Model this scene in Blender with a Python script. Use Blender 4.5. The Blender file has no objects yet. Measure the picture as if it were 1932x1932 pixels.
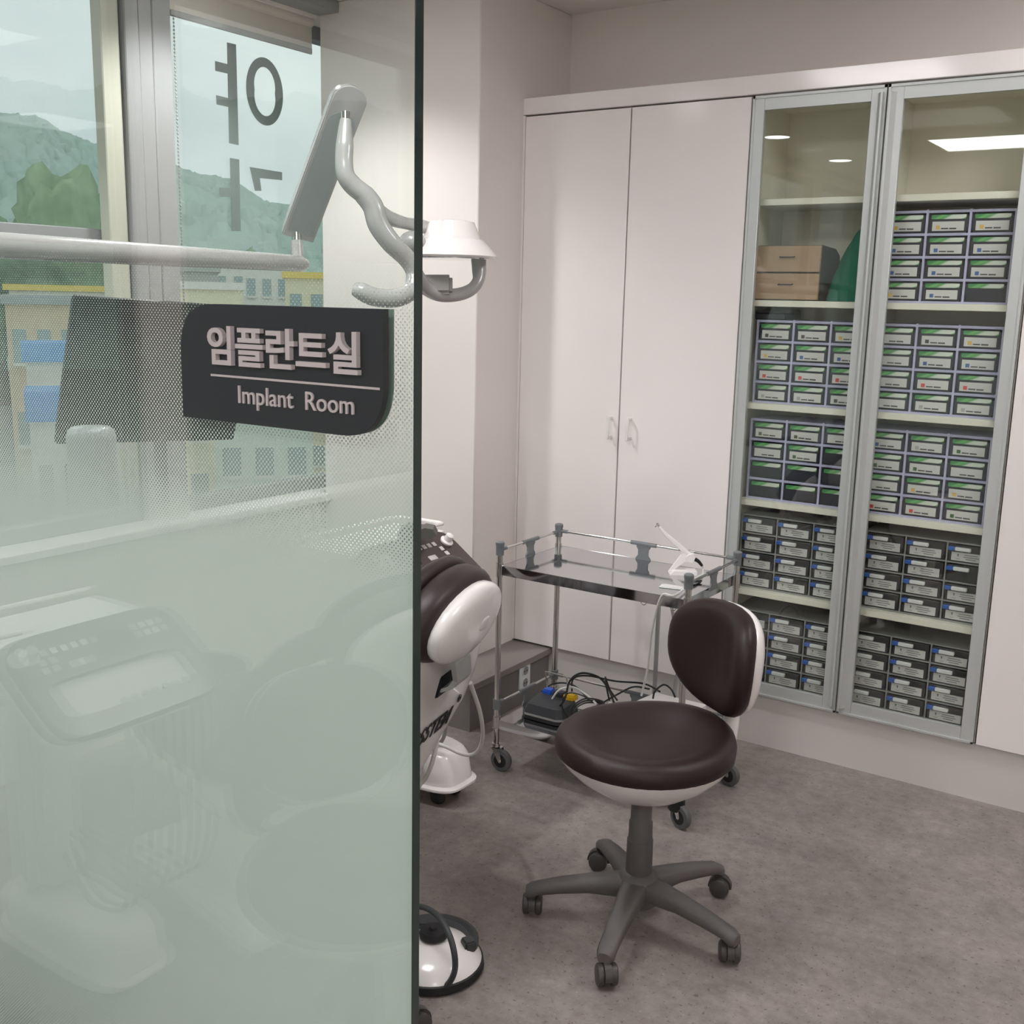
import bpy, bmesh, math, random
from mathutils import Vector, Matrix
random.seed(7)
sc = bpy.context.scene
COL = sc.collection
V = Vector
PI = math.pi

# ---------------------------------------------------------------- camera
FPX, PITCH, ROLL, YAW, EYE = 2032.43, .195375, -.0217049, .591381, 1.5
_cy, _sy, _cp, _sp = math.cos(YAW), math.sin(YAW), math.cos(PITCH), math.sin(PITCH)
CFW = V((-_sy*_cp, _cy*_cp, -_sp)); _rt = V((_cy, _sy, 0)); _dn = CFW.cross(_rt)
CRT = math.cos(ROLL)*_rt + math.sin(ROLL)*_dn
CDN = -math.sin(ROLL)*_rt + math.cos(ROLL)*_dn
cam = bpy.data.objects.new('camera', bpy.data.cameras.new('camera'))
cam.data.sensor_width = 36; cam.data.lens = FPX/1932*36; cam.data.clip_start = .02; cam.data.clip_end = 2000
cam.matrix_world = Matrix(((CRT.x, -CDN.x, -CFW.x, 0), (CRT.y, -CDN.y, -CFW.y, 0), (CRT.z, -CDN.z, -CFW.z, EYE), (0, 0, 0, 1)))
COL.objects.link(cam); sc.camera = cam
EYEP = V((0, 0, EYE))
def _ray(u, v): return CRT*((u-966)/FPX) + CDN*((v-966)/FPX) + CFW
def PY(u, v, y): d = _ray(u, v); return EYEP + d*(y/d.y)
def PX(u, v, x): d = _ray(u, v); return EYEP + d*(x/d.x)
def PZ(u, v, z): d = _ray(u, v); return EYEP + d*((z-EYE)/d.z)
def PD(u, v, t): return EYEP + _ray(u, v)*t

# ---------------------------------------------------------------- exposure, world
vs = sc.view_settings
vs.view_transform = 'Standard'; vs.look = 'None'; vs.gamma = 1.0; vs.exposure = 0.31; vs.use_curve_mapping = False
LIGHT_PANEL, LIGHT_SPOT, SPOT_W, SKY = 12.6, 20.0, 58.0, .83
wd = bpy.data.worlds.new('overcast'); sc.world = wd; wd.use_nodes = True
nt = wd.node_tree; nt.nodes.clear()
_o = nt.nodes.new('ShaderNodeOutputWorld'); _b = nt.nodes.new('ShaderNodeBackground'); _b.inputs[1].default_value = SKY
_t = nt.nodes.new('ShaderNodeTexCoord'); _m = nt.nodes.new('ShaderNodeMapping'); _m.inputs['Scale'].default_value = (1, 1, 2.6)
_n = nt.nodes.new('ShaderNodeTexNoise'); _n.inputs['Scale'].default_value = 2.6; _n.inputs['Detail'].default_value = 6
_r = nt.nodes.new('ShaderNodeValToRGB'); _r.color_ramp.elements[0].position = .32; _r.color_ramp.elements[1].position = .68
_r.color_ramp.elements[0].color = (.62, .69, .71, 1); _r.color_ramp.elements[1].color = (.93, .97, .96, 1)
L = nt.links.new
L(_t.outputs['Generated'], _m.inputs[0]); L(_m.outputs[0], _n.inputs[0]); L(_n.outputs[0], _r.inputs[0]); L(_r.outputs[0], _b.inputs[0]); L(_b.outputs[0], _o.inputs[0])
try:
    sc.cycles.transparent_max_bounces = 24; sc.cycles.max_bounces = 10; sc.cycles.diffuse_bounces = 5; sc.cycles.sample_clamp_indirect = 6
    sc.cycles.blur_glossy = .3
except Exception: pass

# ---------------------------------------------------------------- materials
def lin(c):
    return tuple(((x/255)/12.92 if x/255 <= .04045 else ((x/255+.055)/1.055)**2.4) for x in c)
MATS = {}
def M(name, rgb=(200, 200, 200), rough=.5, metal=0, var=.04, scale=30, bump=0, coat=0, emit=0, spec=.5, alb=None):
    if name in MATS: return MATS[name]
    m = bpy.data.materials.new(name); m.use_nodes = True; n = m.node_tree.nodes; l = m.node_tree.links.new
    p = n['Principled BSDF']; c = alb or lin(rgb)
    tc = n.new('ShaderNodeTexCoord'); no = n.new('ShaderNodeTexNoise'); no.inputs['Scale'].default_value = scale; no.inputs['Detail'].default_value = 3
    mr = n.new('ShaderNodeMapRange'); mr.inputs[3].default_value = 1-var; mr.inputs[4].default_value = 1+var
    mx = n.new('ShaderNodeMix'); mx.data_type = 'RGBA'; mx.blend_type = 'MULTIPLY'; mx.inputs[0].default_value = 1
    mx.inputs[6].default_value = (*c, 1)
    l(tc.outputs['Object'], no.inputs['Vector']); l(no.outputs[0], mr.inputs[0]); l(mr.outputs[0], mx.inputs[7]); l(mx.outputs[2], p.inputs['Base Color'])
    p.inputs['Roughness'].default_value = rough; p.inputs['Metallic'].default_value = metal
    p.inputs['Specular IOR Level'].default_value = spec
    if coat: p.inputs['Coat Weight'].default_value = coat; p.inputs['Coat Roughness'].default_value = .05
    if bump:
        b = n.new('ShaderNodeBump'); b.inputs['Strength'].default_value = bump; b.inputs['Distance'].default_value = .002
        n2 = n.new('ShaderNodeTexNoise'); n2.inputs['Scale'].default_value = scale*8; l(tc.outputs['Object'], n2.inputs['Vector']); l(n2.outputs[0], b.inputs['Height']); l(b.outputs[0], p.inputs['Normal'])
    if emit:
        p.inputs['Emission Color'].default_value = (*c, 1); p.inputs['Emission Strength'].default_value = emit
    MATS[name] = m; return m

def glass_mat(name, tint, refl=1.0, ior=1.5):
    m = bpy.data.materials.new(name); m.use_nodes = True; n = m.node_tree.nodes; l = m.node_tree.links.new; n.clear()
    o = n.new('ShaderNodeOutputMaterial'); t = n.new('ShaderNodeBsdfTransparent'); t.inputs[0].default_value = (*tint, 1)
    g = n.new('ShaderNodeBsdfGlossy'); g.inputs['Roughness'].default_value = 0; g.inputs[0].default_value = (refl, refl, refl, 1)
    ge = n.new('ShaderNodeNewGeometry'); mr = n.new('ShaderNodeMapRange'); mr.inputs[3].default_value = ior; mr.inputs[4].default_value = 1/ior
    f = n.new('ShaderNodeFresnel'); mx = n.new('ShaderNodeMixShader')
    l(ge.outputs['Backfacing'], mr.inputs[0]); l(mr.outputs[0], f.inputs[0]); l(f.outputs[0], mx.inputs[0]); l(t.outputs[0], mx.inputs[1]); l(g.outputs[0], mx.inputs[2]); l(mx.outputs[0], o.inputs[0])
    MATS[name] = m; return m
glass_mat('partition_glass', (.965, .99, .975)); glass_mat('window_glass', (.97, .99, .985)); glass_mat('cabinet_glass', (.95, .96, .94))

def film_mat():
    m = bpy.data.materials.new('dot_film'); m.use_nodes = True; n = m.node_tree.nodes; l = m.node_tree.links.new; n.clear()
    def math_(op, a, b=None):
        q = n.new('ShaderNodeMath'); q.operation = op
        for i, x in enumerate((a, b)):
            if x is None: continue
            if isinstance(x, (int, float)): q.inputs[i].default_value = x
            else: l(x, q.inputs[i])
        return q.outputs[0]
    tc = n.new('ShaderNodeTexCoord'); s = n.new('ShaderNodeSeparateXYZ'); l(tc.outputs['Object'], s.inputs[0])
    x, z = s.outputs[0], s.outputs[2]; k = 1/(math.sqrt(2)*.00417)
    a = math_('SUBTRACT', math_('FRACT', math_('MULTIPLY', math_('ADD', x, z), k)), .5)
    b = math_('SUBTRACT', math_('FRACT', math_('MULTIPLY', math_('SUBTRACT', x, z), k)), .5)
    d = math_('SQRT', math_('ADD', math_('MULTIPLY', a, a), math_('MULTIPLY', b, b)))
    mr = n.new('ShaderNodeMapRange'); mr.inputs[1].default_value = .2; mr.inputs[2].default_value = 1.7; l(z, mr.inputs[0])
    cr = n.new('ShaderNodeValToRGB'); cr.color_ramp.interpolation = 'LINEAR'
    pts = [(.20, .38), (.33, .52), (.46, .66), (.52, .73), (1.17, .73), (1.215, .60), (1.285, .43), (1.33, .36), (1.43, .285), (1.515, .145), (1.60, 0.0)]
    els = cr.color_ramp.elements
    while len(els) < len(pts): els.new(.5)
    for e, (zz, r) in zip(els, pts): e.position = (zz-.2)/1.5; e.color = (r, r, r, 1)
    l(mr.outputs[0], cr.inputs[0])
    mask = math_('LESS_THAN', d, cr.outputs[0])
    o = n.new('ShaderNodeOutputMaterial'); t = n.new('ShaderNodeBsdfTransparent')
    df = n.new('ShaderNodeBsdfDiffuse'); df.inputs[0].default_value = (.63, .70, .66, 1)
    tl = n.new('ShaderNodeBsdfTranslucent'); tl.inputs[0].default_value = (.63, .70, .66, 1)
    m1 = n.new('ShaderNodeMixShader'); m1.inputs[0].default_value = .22; l(df.outputs[0], m1.inputs[1]); l(tl.outputs[0], m1.inputs[2])
    m2 = n.new('ShaderNodeMixShader'); l(mask, m2.inputs[0]); l(t.outputs[0], m2.inputs[1]); l(m1.outputs[0], m2.inputs[2]); l(m2.outputs[0], o.inputs[0])
    MATS['dot_film'] = m
film_mat()

def floor_mat():
    m = M('vinyl_floor', (132, 122, 117), rough=.42, var=.0); n = m.node_tree.nodes; l = m.node_tree.links.new; p = n['Principled BSDF']
    tc = n.new('ShaderNodeTexCoord'); 
    def noise(s, d=4, r=.6):
        q = n.new('ShaderNodeTexNoise'); q.inputs['Scale'].default_value = s; q.inputs['Detail'].default_value = d; q.inputs['Roughness'].default_value = r; l(tc.outputs['Object'], q.inputs['Vector']); return q.outputs[0]
    def ramp(src, stops):
        q = n.new('ShaderNodeValToRGB'); e = q.color_ramp.elements
        while len(e) < len(stops): e.new(.5)
        for k, (a, c) in zip(e, stops): k.position = a; k.color = (*c, 1)
        l(src, q.inputs[0]); return q.outputs[0]
    base = ramp(noise(26, 5, .7), [(.3, (.20, .17, .158)), (.5, (.256, .224, .211)), (.7, (.312, .276, .258))])
    big = ramp(noise(6, 3), [(.35, (.88, .88, .88)), (.65, (1.1, 1.08, 1.06))])
    fl = ramp(noise(85, 2), [(.0, (1, 1, 1)), (.62, (1, 1, 1)), (.70, (.55, .52, .5)), (1, (.5, .48, .46))])
    fl2 = ramp(noise(110, 2), [(.0, (1.35, 1.33, 1.3)), (.30, (1.3, 1.28, 1.25)), (.36, (1, 1, 1)), (1, (1, 1, 1))])
    cur = base
    for q in (big, fl, fl2):
        x = n.new('ShaderNodeMix'); x.data_type = 'RGBA'; x.blend_type = 'MULTIPLY'; x.inputs[0].default_value = 1; l(cur, x.inputs[6]); l(q, x.inputs[7]); cur = x.outputs[2]
    l(cur, p.inputs['Base Color'])
floor_mat()

# ---------------------------------------------------------------- mesh helpers
class MB:
    def __init__(s): s.v = []; s.f = []
    def add(s, vs_, fs): b = len(s.v); s.v += [tuple(q) for q in vs_]; s.f += [tuple(i+b for i in q) for q in fs]; return s
    def frombm(s, bm):
        bm.verts.index_update(); s.add([q.co.copy() for q in bm.verts], [[q.index for q in f.verts] for f in bm.faces]); bm.free(); return s
    def box(s, a, b, bev=0, seg=2, mat=None):
        bm = bmesh.new(); bmesh.ops.create_cube(bm, size=1)
        lo = [min(a[i], b[i]) for i in range(3)]; hi = [max(a[i], b[i]) for i in range(3)]
        for q in bm.verts: q.co = V([lo[i] + (q.co[i]+.5)*(hi[i]-lo[i]) for i in range(3)])
        if bev: bmesh.ops.bevel(bm, geom=list(bm.edges), offset=bev, segments=seg, affect='EDGES', clamp_overlap=True)
        if mat is not None: bmesh.ops.transform(bm, matrix=mat, verts=bm.verts)
        return s.frombm(bm)
    def obox(s, c, ax, half, bev=0, seg=2):
        m = Matrix([[ax[j][i] for j in range(3)] + [c[i]] for i in range(3)] + [[0, 0, 0, 1]])
        return s.box([-h for h in half], half, bev, seg, m)
    def cyl(s, p0, p1, r0, r1=None, n=16, caps=True):
        p0 = V(p0); p1 = V(p1); r1 = r0 if r1 is None else r1; d = (p1-p0).normalized(); a = d.orthogonal().normalized(); b = d.cross(a)
        vs_ = [p0+(a*math.cos(t)+b*math.sin(t))*r0 for t in [2*PI*i/n for i in range(n)]] + [p1+(a*math.cos(t)+b*math.sin(t))*r1 for t in [2*PI*i/n for i in range(n)]]
        fs = [[i, (i+1) % n, n+(i+1) % n, n+i] for i in range(n)]
        if caps: fs += [list(range(n))[::-1], list(range(n, 2*n))]
        return s.add(vs_, fs)
    def lathe(s, prof, c=(0, 0, 0), axis=(0, 0, 1), n=24, sx=1, xdir=None, caps=True):
        c = V(c); d = V(axis).normalized(); a = (V(xdir) if xdir else (V((1, 0, 0)) if abs(d.x) < .9 else V((0, 1, 0)))); a = (a-d*a.dot(d)).normalized(); b = d.cross(a)
        vs_ = []; fs = []
        for (r, z) in prof:
            r = max(r, 1e-5)
            for i in range(n): t = 2*PI*i/n; vs_.append(c+d*z+a*(r*math.cos(t)*sx)+b*(r*math.sin(t)))
        for k in range(len(prof)-1):
            for i in range(n): fs.append([k*n+i, k*n+(i+1) % n, (k+1)*n+(i+1) % n, (k+1)*n+i])
        if caps: fs.append(list(range(n))[::-1]); fs.append([(len(prof)-1)*n+i for i in range(n)])
        return s.add(vs_, fs)
    def tube(s, pts, r, n=10, sub=6, spline=True, closed=False, flat=1.0):
        pts = [V(q) for q in pts]
        rr = list(r) if isinstance(r, (list, tuple)) else [r]*len(pts)
        P = []; RR = []
        if spline and len(pts) > 2:
            for i in range(len(pts)-1):
                p0 = pts[max(i-1, 0)]; p1 = pts[i]; p2 = pts[i+1]; p3 = pts[min(i+2, len(pts)-1)]
                for k in range(sub):
                    t = k/sub; P.append(.5*((2*p1)+(p2-p0)*t+(2*p0-5*p1+4*p2-p3)*t*t+(3*p1-p0-3*p2+p3)*t**3)); RR.append(rr[i]*(1-t)+rr[i+1]*t)
            P.append(pts[-1]); RR.append(rr[-1])
        else: P = pts; RR = rr
        vs_ = []; fs = []; up = None
        for i, q in enumerate(P):
            d = (P[min(i+1, len(P)-1)]-P[max(i-1, 0)]).normalized()
            if up is None: up = d.orthogonal().normalized()
            up = (up-d*up.dot(d)); up = up.normalized() if up.length > 1e-6 else d.orthogonal().normalized()
            b = d.cross(up)
            for j in range(n): t = 2*PI*j/n; vs_.append(q+(up*math.cos(t)*flat+b*math.sin(t))*RR[i])
        for i in range(len(P)-1):
            for j in range(n): fs.append([i*n+j, i*n+(j+1) % n, (i+1)*n+(j+1) % n, (i+1)*n+j])
        fs.append(list(range(n))[::-1]); fs.append([(len(P)-1)*n+j for j in range(n)])
        return s.add(vs_, fs)
    def prism(s, pts, O, X, Y, N, t):
        O, X, Y, N = V(O), V(X), V(Y), V(N); n = len(pts)
        vs_ = [O+X*a+Y*b for a, b in pts] + [O+X*a+Y*b+N*t for a, b in pts]
        return s.add(vs_, [list(range(n))[::-1], list(range(n, 2*n))] + [[i, (i+1) % n, n+(i+1) % n, n+i] for i in range(n)])
    def ell(s, c, A, B, N, e1=1.0, e2=1.0, nu=28, nv=16):
        c, A, B, N = V(c), V(A), V(B), V(N); sp = lambda w, e: math.copysign(abs(w)**e, w)
        vs_ = []; fs = []
        for j in range(nv+1):
            ph = -PI/2+PI*j/nv
            for i in range(nu):
                th = 2*PI*i/nu; cu = sp(math.cos(ph), e1)
                vs_.append(c+A*(cu*sp(math.cos(th), e2))+B*(cu*sp(math.sin(th), e2))+N*sp(math.sin(ph), e1))
        for j in range(nv):
            for i in range(nu): fs.append([j*nu+i, j*nu+(i+1) % nu, (j+1)*nu+(i+1) % nu, (j+1)*nu+i])
        return s.add(vs_, fs)
    def pillow(s, outl, O, X, Y, N, T, Tb=0, rings=7, p=3.0, bend=None, dish=0):
        """puffy pad: outline (s,t) list, thickness T towards N and Tb away from it; bend = radius of curvature towards N"""
        O, X, Y, N = V(O), V(X), V(Y), V(N); n = len(outl)
        def at(a, b, h):
            if bend: th = a/bend; return O+X*((bend-h)*math.sin(th))+N*(bend-(bend-h)*math.cos(th))+Y*b
            return O+X*a+Y*b+N*h
        lev = [(k/rings) for k in range(rings+1)]; vs_ = []; fs = []
        seq = [(1-(1-q)**2, 1) for q in lev[1:]] + [(1-(1-q)**2, -1) for q in lev[::-1][1:]]
        c0 = at(sum(a for a, b in outl)/n*0, 0, T*(1-dish)); vs_.append(c0)
        for rho, sg in seq:
            h = (1-rho**p)**.5
            h = T*h*(1-dish*(1-rho**2)) if sg > 0 else -Tb*h
            for a, b in outl: vs_.append(at(a*rho, b*rho, h))
        m = len(seq)
        for i in range(n): fs.append([0, 1+i, 1+(i+1) % n])
        for k in range(m-1):
            for i in range(n): fs.append([1+k*n+i, 1+(k+1)*n+i, 1+(k+1)*n+(i+1) % n, 1+k*n+(i+1) % n])
        fs.append([1+(m-1)*n+i for i in range(n)])
        return s.add(vs_, fs)

def se(a, b, e=2.5, n=36):
    return [(a*math.copysign(abs(math.cos(t))**(2/e), math.cos(t)), b*math.copysign(abs(math.sin(t))**(2/e), math.sin(t))) for t in [2*PI*i/n for i in range(n)]]

ORG = {}
def _mesh(name, mb, mat, org=V((0, 0, 0)), smooth=True, ang=40):
    me = bpy.data.meshes.new(name); me.from_pydata([tuple(V(q)-org) for q in mb.v], [], mb.f); me.validate()
    bm = bmesh.new(); bm.from_mesh(me); bmesh.ops.recalc_face_normals(bm, faces=bm.faces); bm.to_mesh(me); bm.free()
    if mat is not None: me.materials.append(MATS[mat] if isinstance(mat, str) else mat)
    if smooth:
        for q in me.polygons: q.use_smooth = True
        me.set_sharp_from_angle(angle=math.radians(ang))
    return me
def obj(name, mb, mat, parent=None, label=None, smooth=True, ang=40):
    org = ORG.get(parent.name, V((0, 0, 0))) if parent else V((0, 0, 0))
    me = mb if isinstance(mb, bpy.types.Mesh) else _mesh(name, mb, mat, org, smooth, ang)
    o = bpy.data.objects.new(name, me); COL.objects.link(o)
    if parent: o.parent = parent; ORG[o.name] = org
    if label: o['label'] = label
    return o
def thing(name, label, cat, loc=(0, 0, 0), group=None):
    o = bpy.data.objects.new(name, None); o.empty_display_size = .05; COL.objects.link(o); o.location = loc; ORG[o.name] = V(loc)
    o['label'] = label; o['category'] = cat
    if group: o['group'] = group
    return o
def tag(o, label, cat, group=None):
    o['label'] = label; o['category'] = cat
    if group: o['group'] = group
    return o
def struct(name, mb, mat, label=None, smooth=True):
    o = obj(name, mb, mat, smooth=smooth); o['kind'] = 'structure'
    if label: o['label'] = label
    return o
def one(name, mb, mat, label, cat, loc=None, group=None):
    """a thing that is a single mesh: origin at loc"""
    loc = V(loc) if loc is not None else V((0, 0, 0))
    me = _mesh(name, mb, mat, loc); o = bpy.data.objects.new(name, me); o.location = loc; COL.objects.link(o); ORG[o.name] = loc
    return tag(o, label, cat, group)
def copy_tree(o, parent=None):
    c = o.copy(); COL.objects.link(c); c.parent = parent; ORG[c.name] = ORG.get(o.name, V((0, 0, 0)))
    for ch in list(o.children): copy_tree(ch, c)
    return c
def dup(o, loc, rz, label, group=None):
    c = copy_tree(o); c.location = loc; c.rotation_euler = (0, 0, rz); c['label'] = label
    if group: c['group'] = group
    return c
def text_mb(body, size, O, X, Y, N, depth, offset=0, sx=1.0, align='LEFT', shear=0, spacing=1.0):
    cu = bpy.data.curves.new('txt', 'FONT'); cu.body = body; cu.size = size; cu.extrude = 0; cu.offset = offset; cu.align_x = align; cu.shear = shear; cu.space_character = spacing; cu.resolution_u = 4
    o = bpy.data.objects.new('txt', cu); COL.objects.link(o); dg = bpy.context.evaluated_depsgraph_get(); dg.update()
    me = bpy.data.meshes.new_from_object(o.evaluated_get(dg)); bpy.data.objects.remove(o); bpy.data.curves.remove(cu)
    bm = bmesh.new(); bm.from_mesh(me); bpy.data.meshes.remove(me)
    r = bmesh.ops.extrude_face_region(bm, geom=list(bm.faces)); 
    for q in r['geom']:
        if isinstance(q, bmesh.types.BMVert): q.co.z += depth
    O, X, Y, N = V(O), V(X), V(Y), V(N)
    for q in bm.verts: q.co = O+X*(q.co.x*sx)+Y*q.co.y+N*q.co.z
    return MB().frombm(bm)

# ================================================================ palette
M('wall_paint', (226, 219, 214), .75, var=.012, scale=5); M('ceiling_paint', (226, 220, 214), .85, var=.012, scale=5)
M('white_laminate', (236, 229, 227), .13, var=.006, scale=4, spec=.45); M('plinth_grey', (205, 200, 196), .4, var=.015, scale=3)
M('ledge_grey', (118, 114, 111), .55, var=.03, scale=60); M('ledge_top', (128, 123, 119), .5, var=.05, scale=120)
M('aluminium', (196, 199, 198), .42, var=.015, metal=.35); M('frame_grey', (138, 139, 140), .5, var=.02); M('frame_beige', (184, 183, 168), .6, var=.02)
M('cabinet_inside', (226, 222, 208), .55, var=.02); M('shelf_cream', (240, 238, 226), .45, var=.02)
M('gap_dark', (60, 56, 54), .8); M('blind_fabric', (196, 190, 180), .9, var=.03, scale=300); M('blind_rail', (150, 150, 148), .4, var=.02)
M('sign_black', (40, 43, 47), .42, var=.02); M('sign_letter', (196, 188, 188), .45, var=.02); M('sign_back', (150, 168, 158), .25, var=.02)
M('edge_green', (28, 50, 46), .15, var=.2, scale=160, coat=.5)
M('white_plastic', (236, 231, 229), .2, var=.006, coat=.35); M('monitor_black', (20, 22, 24), .5, var=.05); M('arm_grey', (150, 154, 154), .45, var=.02); M('guard_dark', (62, 65, 67), .5, var=.05); M('lamp_white_shaded', (172, 170, 169), .22, var=.006, coat=.3); M('post_grey', (160, 165, 168), .3, var=.01); M('white_matte', (228, 224, 221), .4, var=.01)  # dental light arms: white darkened in the colour to read as shaded
M('brown_leather', (42, 29, 29), .45, var=.05, scale=60, bump=.12, spec=.32); M('chair_leather', (44, 32, 33), .45, var=.05, scale=60, bump=.1)
M('grey_plastic', (92, 88, 87), .5, var=.03, scale=120, bump=.15); M('dark_caster', (70, 66, 65), .4, var=.03); M('black_rubber', (28, 28, 30), .55, var=.05)
M('steel', (205, 203, 200), .14, metal=1, var=.015); M('steel_tray', (200, 201, 204), .07, metal=1, var=.01); M('chrome', (222, 222, 222), .08, metal=1, var=.01)
M('joint_grey', (112, 115, 118), .5, var=.02); M('tyre_grey', (92, 92, 93), .6, var=.04); M('cable_black', (24, 24, 26), .4, var=.05); M('cable_white', (214, 212, 208), .4, var=.02); M('hose_grey', (150, 148, 146), .45, var=.03)
M('pedal_black', (52, 54, 58), .5, var=.05, scale=200, bump=.2); M('pedal_blue', (34, 84, 190), .35, var=.02); M('pedal_yellow', (232, 186, 34), .35, var=.02)
M('panel_brown', (58, 42, 42), .32, var=.03, coat=.3); M('button_grey', (205, 200, 198), .35, var=.02); M('screen_dark', (44, 46, 54), .12, var=.02)
M('lilac_plastic', (190, 190, 222), .4, var=.03); M('drawer_smoke', (54, 55, 66), .22, var=.06); M('card_white', (214, 214, 214), .5, var=.02); M('print_grey', (120, 120, 122), .6); M('print_dark', (66, 66, 70), .6)
M('grey_case', (152, 154, 154), .45, var=.02); M('drawer_grey', (64, 63, 66), .25, var=.06); M('label_blue', (62, 104, 188), .3, var=.03); M('label_white', (232, 234, 236), .25, var=.02)
for _k, _c in dict(black=(60, 60, 62), yellow=(226, 186, 96), blue=(70, 104, 168), red=(214, 74, 74), grey=(172, 174, 176), green=(70, 104, 62), darkgreen=(84, 96, 84), olive=(96, 100, 74)).items(): M('swatch_'+_k, _c, .5, var=.03)
M('kraft_wood', (176, 150, 124), .5, var=.05, scale=20); M('dark_card', (84, 82, 78), .55, var=.05); M('green_cloth', (30, 118, 96), .9, var=.12, scale=40, bump=.3)
M('socket_white', (216, 220, 222), .35, var=.01); M('lamp_frame', (225, 222, 220), .4); M('window_letter', (112, 122, 120), .6, var=.03)
M('lamp_emit', alb=(1.0, .985, .995), emit=LIGHT_PANEL, var=0); M('spot_emit', alb=(1.0, .985, .985), emit=LIGHT_SPOT, var=0)
# green-white-green printed strip on the lilac drawers
def strip_mat():
    m = M('strip_green', (90, 170, 90), .3, var=.02); n = m.node_tree.nodes; l = m.node_tree.links.new
    tc = n.new('ShaderNodeTexCoord'); sp = n.new('ShaderNodeSeparateXYZ'); l(tc.outputs['Generated'], sp.inputs[0])
    cr = n.new('ShaderNodeValToRGB'); st = [(0, (70, 140, 84)), (.12, (120, 190, 120)), (.3, (96, 160, 96)), (.42, (214, 226, 214)), (.85, (226, 232, 222)), (.93, (104, 168, 100)), (1, (80, 150, 86))]
    e = cr.color_ramp.elements
    while len(e) < len(st): e.new(.5)
    for k, (a, c) in zip(e, st): k.position = a; k.color = (*lin(c), 1)
    ad = n.new('ShaderNodeMath'); ad.operation = 'MULTIPLY_ADD'; ad.inputs[1].default_value = -.25; l(sp.outputs[2], ad.inputs[0]); l(sp.outputs[0], ad.inputs[2])
    l(ad.outputs[0], cr.inputs[0]); l(cr.outputs[0], n['Principled BSDF'].inputs['Base Color'])
strip_mat()

# ================================================================ room shell
XW, XR, YB, YF, ZC = -3.0, 1.6, 3.70, -3.6, 2.55
XCOL, YCOL, YG, XGE = -2.262, 3.118, .85, -.694
struct('floor', MB().box((XW-.3, YF-.1, -.06), (XR+.1, YB+.1, 0)), 'vinyl_floor')
struct('ceiling', MB().box((XW-.3, YF-.1, ZC), (XR+.1, YB+.1, ZC+.08)), 'ceiling_paint')
struct('wall_back', MB().box((XCOL-.02, YB, 0), (XR, YB+.1, ZC)), 'wall_paint')
struct('wall_column', MB().box((XW, YCOL, 0), (XCOL, YB+.1, ZC), .004, 1), 'wall_paint')
struct('wall_right', MB().box((XR, YF, 0), (XR+.1, YB+.1, ZC)), 'wall_paint')
struct('wall_front', MB().box((XW-.3, YF-.1, 0), (XR+.1, YF, ZC)), 'wall_paint')
ZS, ZT = .72, 2.50
WINS = [(2.37, 3.45), (1.02, 2.365), (-.62, .68), (-2.1, -.8), (-3.45, -2.25)]
w = MB().box((XW-.2, YF, 0), (XW, YCOL, ZS-.03)).box((XW-.2, YF, ZT), (XW, YCOL, ZC)).box((XW-.2, YCOL, 0), (XW-.001, YB+.1, ZS-.03)).box((XW-.2, YCOL, ZT), (XW-.001, YB+.1, ZC)).box((XW-.2, 3.45, ZS-.03), (XW-.001, YB+.1, ZT))
for a, b in [(.68, 1.02), (-.8, -.62), (-2.25, -2.1), (-3.6, -3.45)]: w.box((XW-.2, a, ZS-.03), (XW-.07, b, ZT))
struct('wall_left', w, 'wall_paint')
struct('trim_1', MB().box((XW-.16, YF, ZS-.03), (XW+.035, YCOL, ZS), .004, 1), 'white_matte', 'white window sill board')
for i, (a, b) in enumerate(WINS):
    fr = MB(); t = .032; xo, xi = XW-.15, XW-.09
    fr.box((xo, a, ZS), (xi, a+t, ZT), .003, 1).box((xo, b-t, ZS), (xi, b, ZT), .003, 1).box((xo, a+t, ZS), (xi, b-t, ZS+.05), .003, 1).box((xo, a+t, ZT-.05), (xi, b-t, ZT), .003, 1)
    f = struct('window_%d' % (i+1), fr, 'frame_grey')
    if i == 0:
        obj('pane', MB().box((XW-.123, a+t, ZS+.05), (XW-.117, b-t, ZT-.05)), 'window_glass', f, smooth=False)
    else:
        obj('transom', MB().box((xo, a+t, 1.64), (xi+.01, b-t, 1.69), .003, 1), 'frame_grey', f)
        obj('pane', MB().box((XW-.123, a+t, 1.69), (XW-.117, b-t, ZT-.05)), 'window_glass', f, smooth=False)
        obj('pane', MB().box((XW-.123, a+t, ZS+.05), (XW-.117, b-t, 1.64)), 'window_glass', f, smooth=False)
# mullion cladding between the two windows of the room
mu = struct('trim_2', MB().box((XW-.07, 2.262, ZS), (XW, 2.315, ZT), .004, 1).box((XW-.07, 2.319, ZS), (XW-.008, 2.372, ZT), .004, 1).box((XW-.07, 2.376, ZS), (XW-.012, 2.45, ZT), .004, 1), 'frame_grey', 'grey grooved window mullion')
struct('trim_3', MB().box((XW-.07, 2.19, ZS), (XW-.02, 2.258, ZT), .004, 1), 'frame_beige', 'beige window post beside the grey mullion')
struct('trim_4', MB().box((XW-.07, .70, ZS), (XW-.0, 1.0, ZT), .004, 1), 'frame_grey', 'grey window post where the glass partition meets the windows')
struct('trim_5', MB().box((XW-.02, YF, ZC-.04), (XW+.10, YCOL, ZC), .003, 1), 'blind_rail', 'grey blind pelmet along the ceiling')
# grey ledge around the foot of the column
lg = struct('trim_6', MB().box((XW, 2.89, 0), (-2.10, 3.405, .155)), 'ledge_grey', 'dark grey ledge at the foot of the column')
obj('ledge_top', MB().box((XW, 2.882, .155), (-2.085, 3.405, .18), .002, 1), 'ledge_top', lg)

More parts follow.
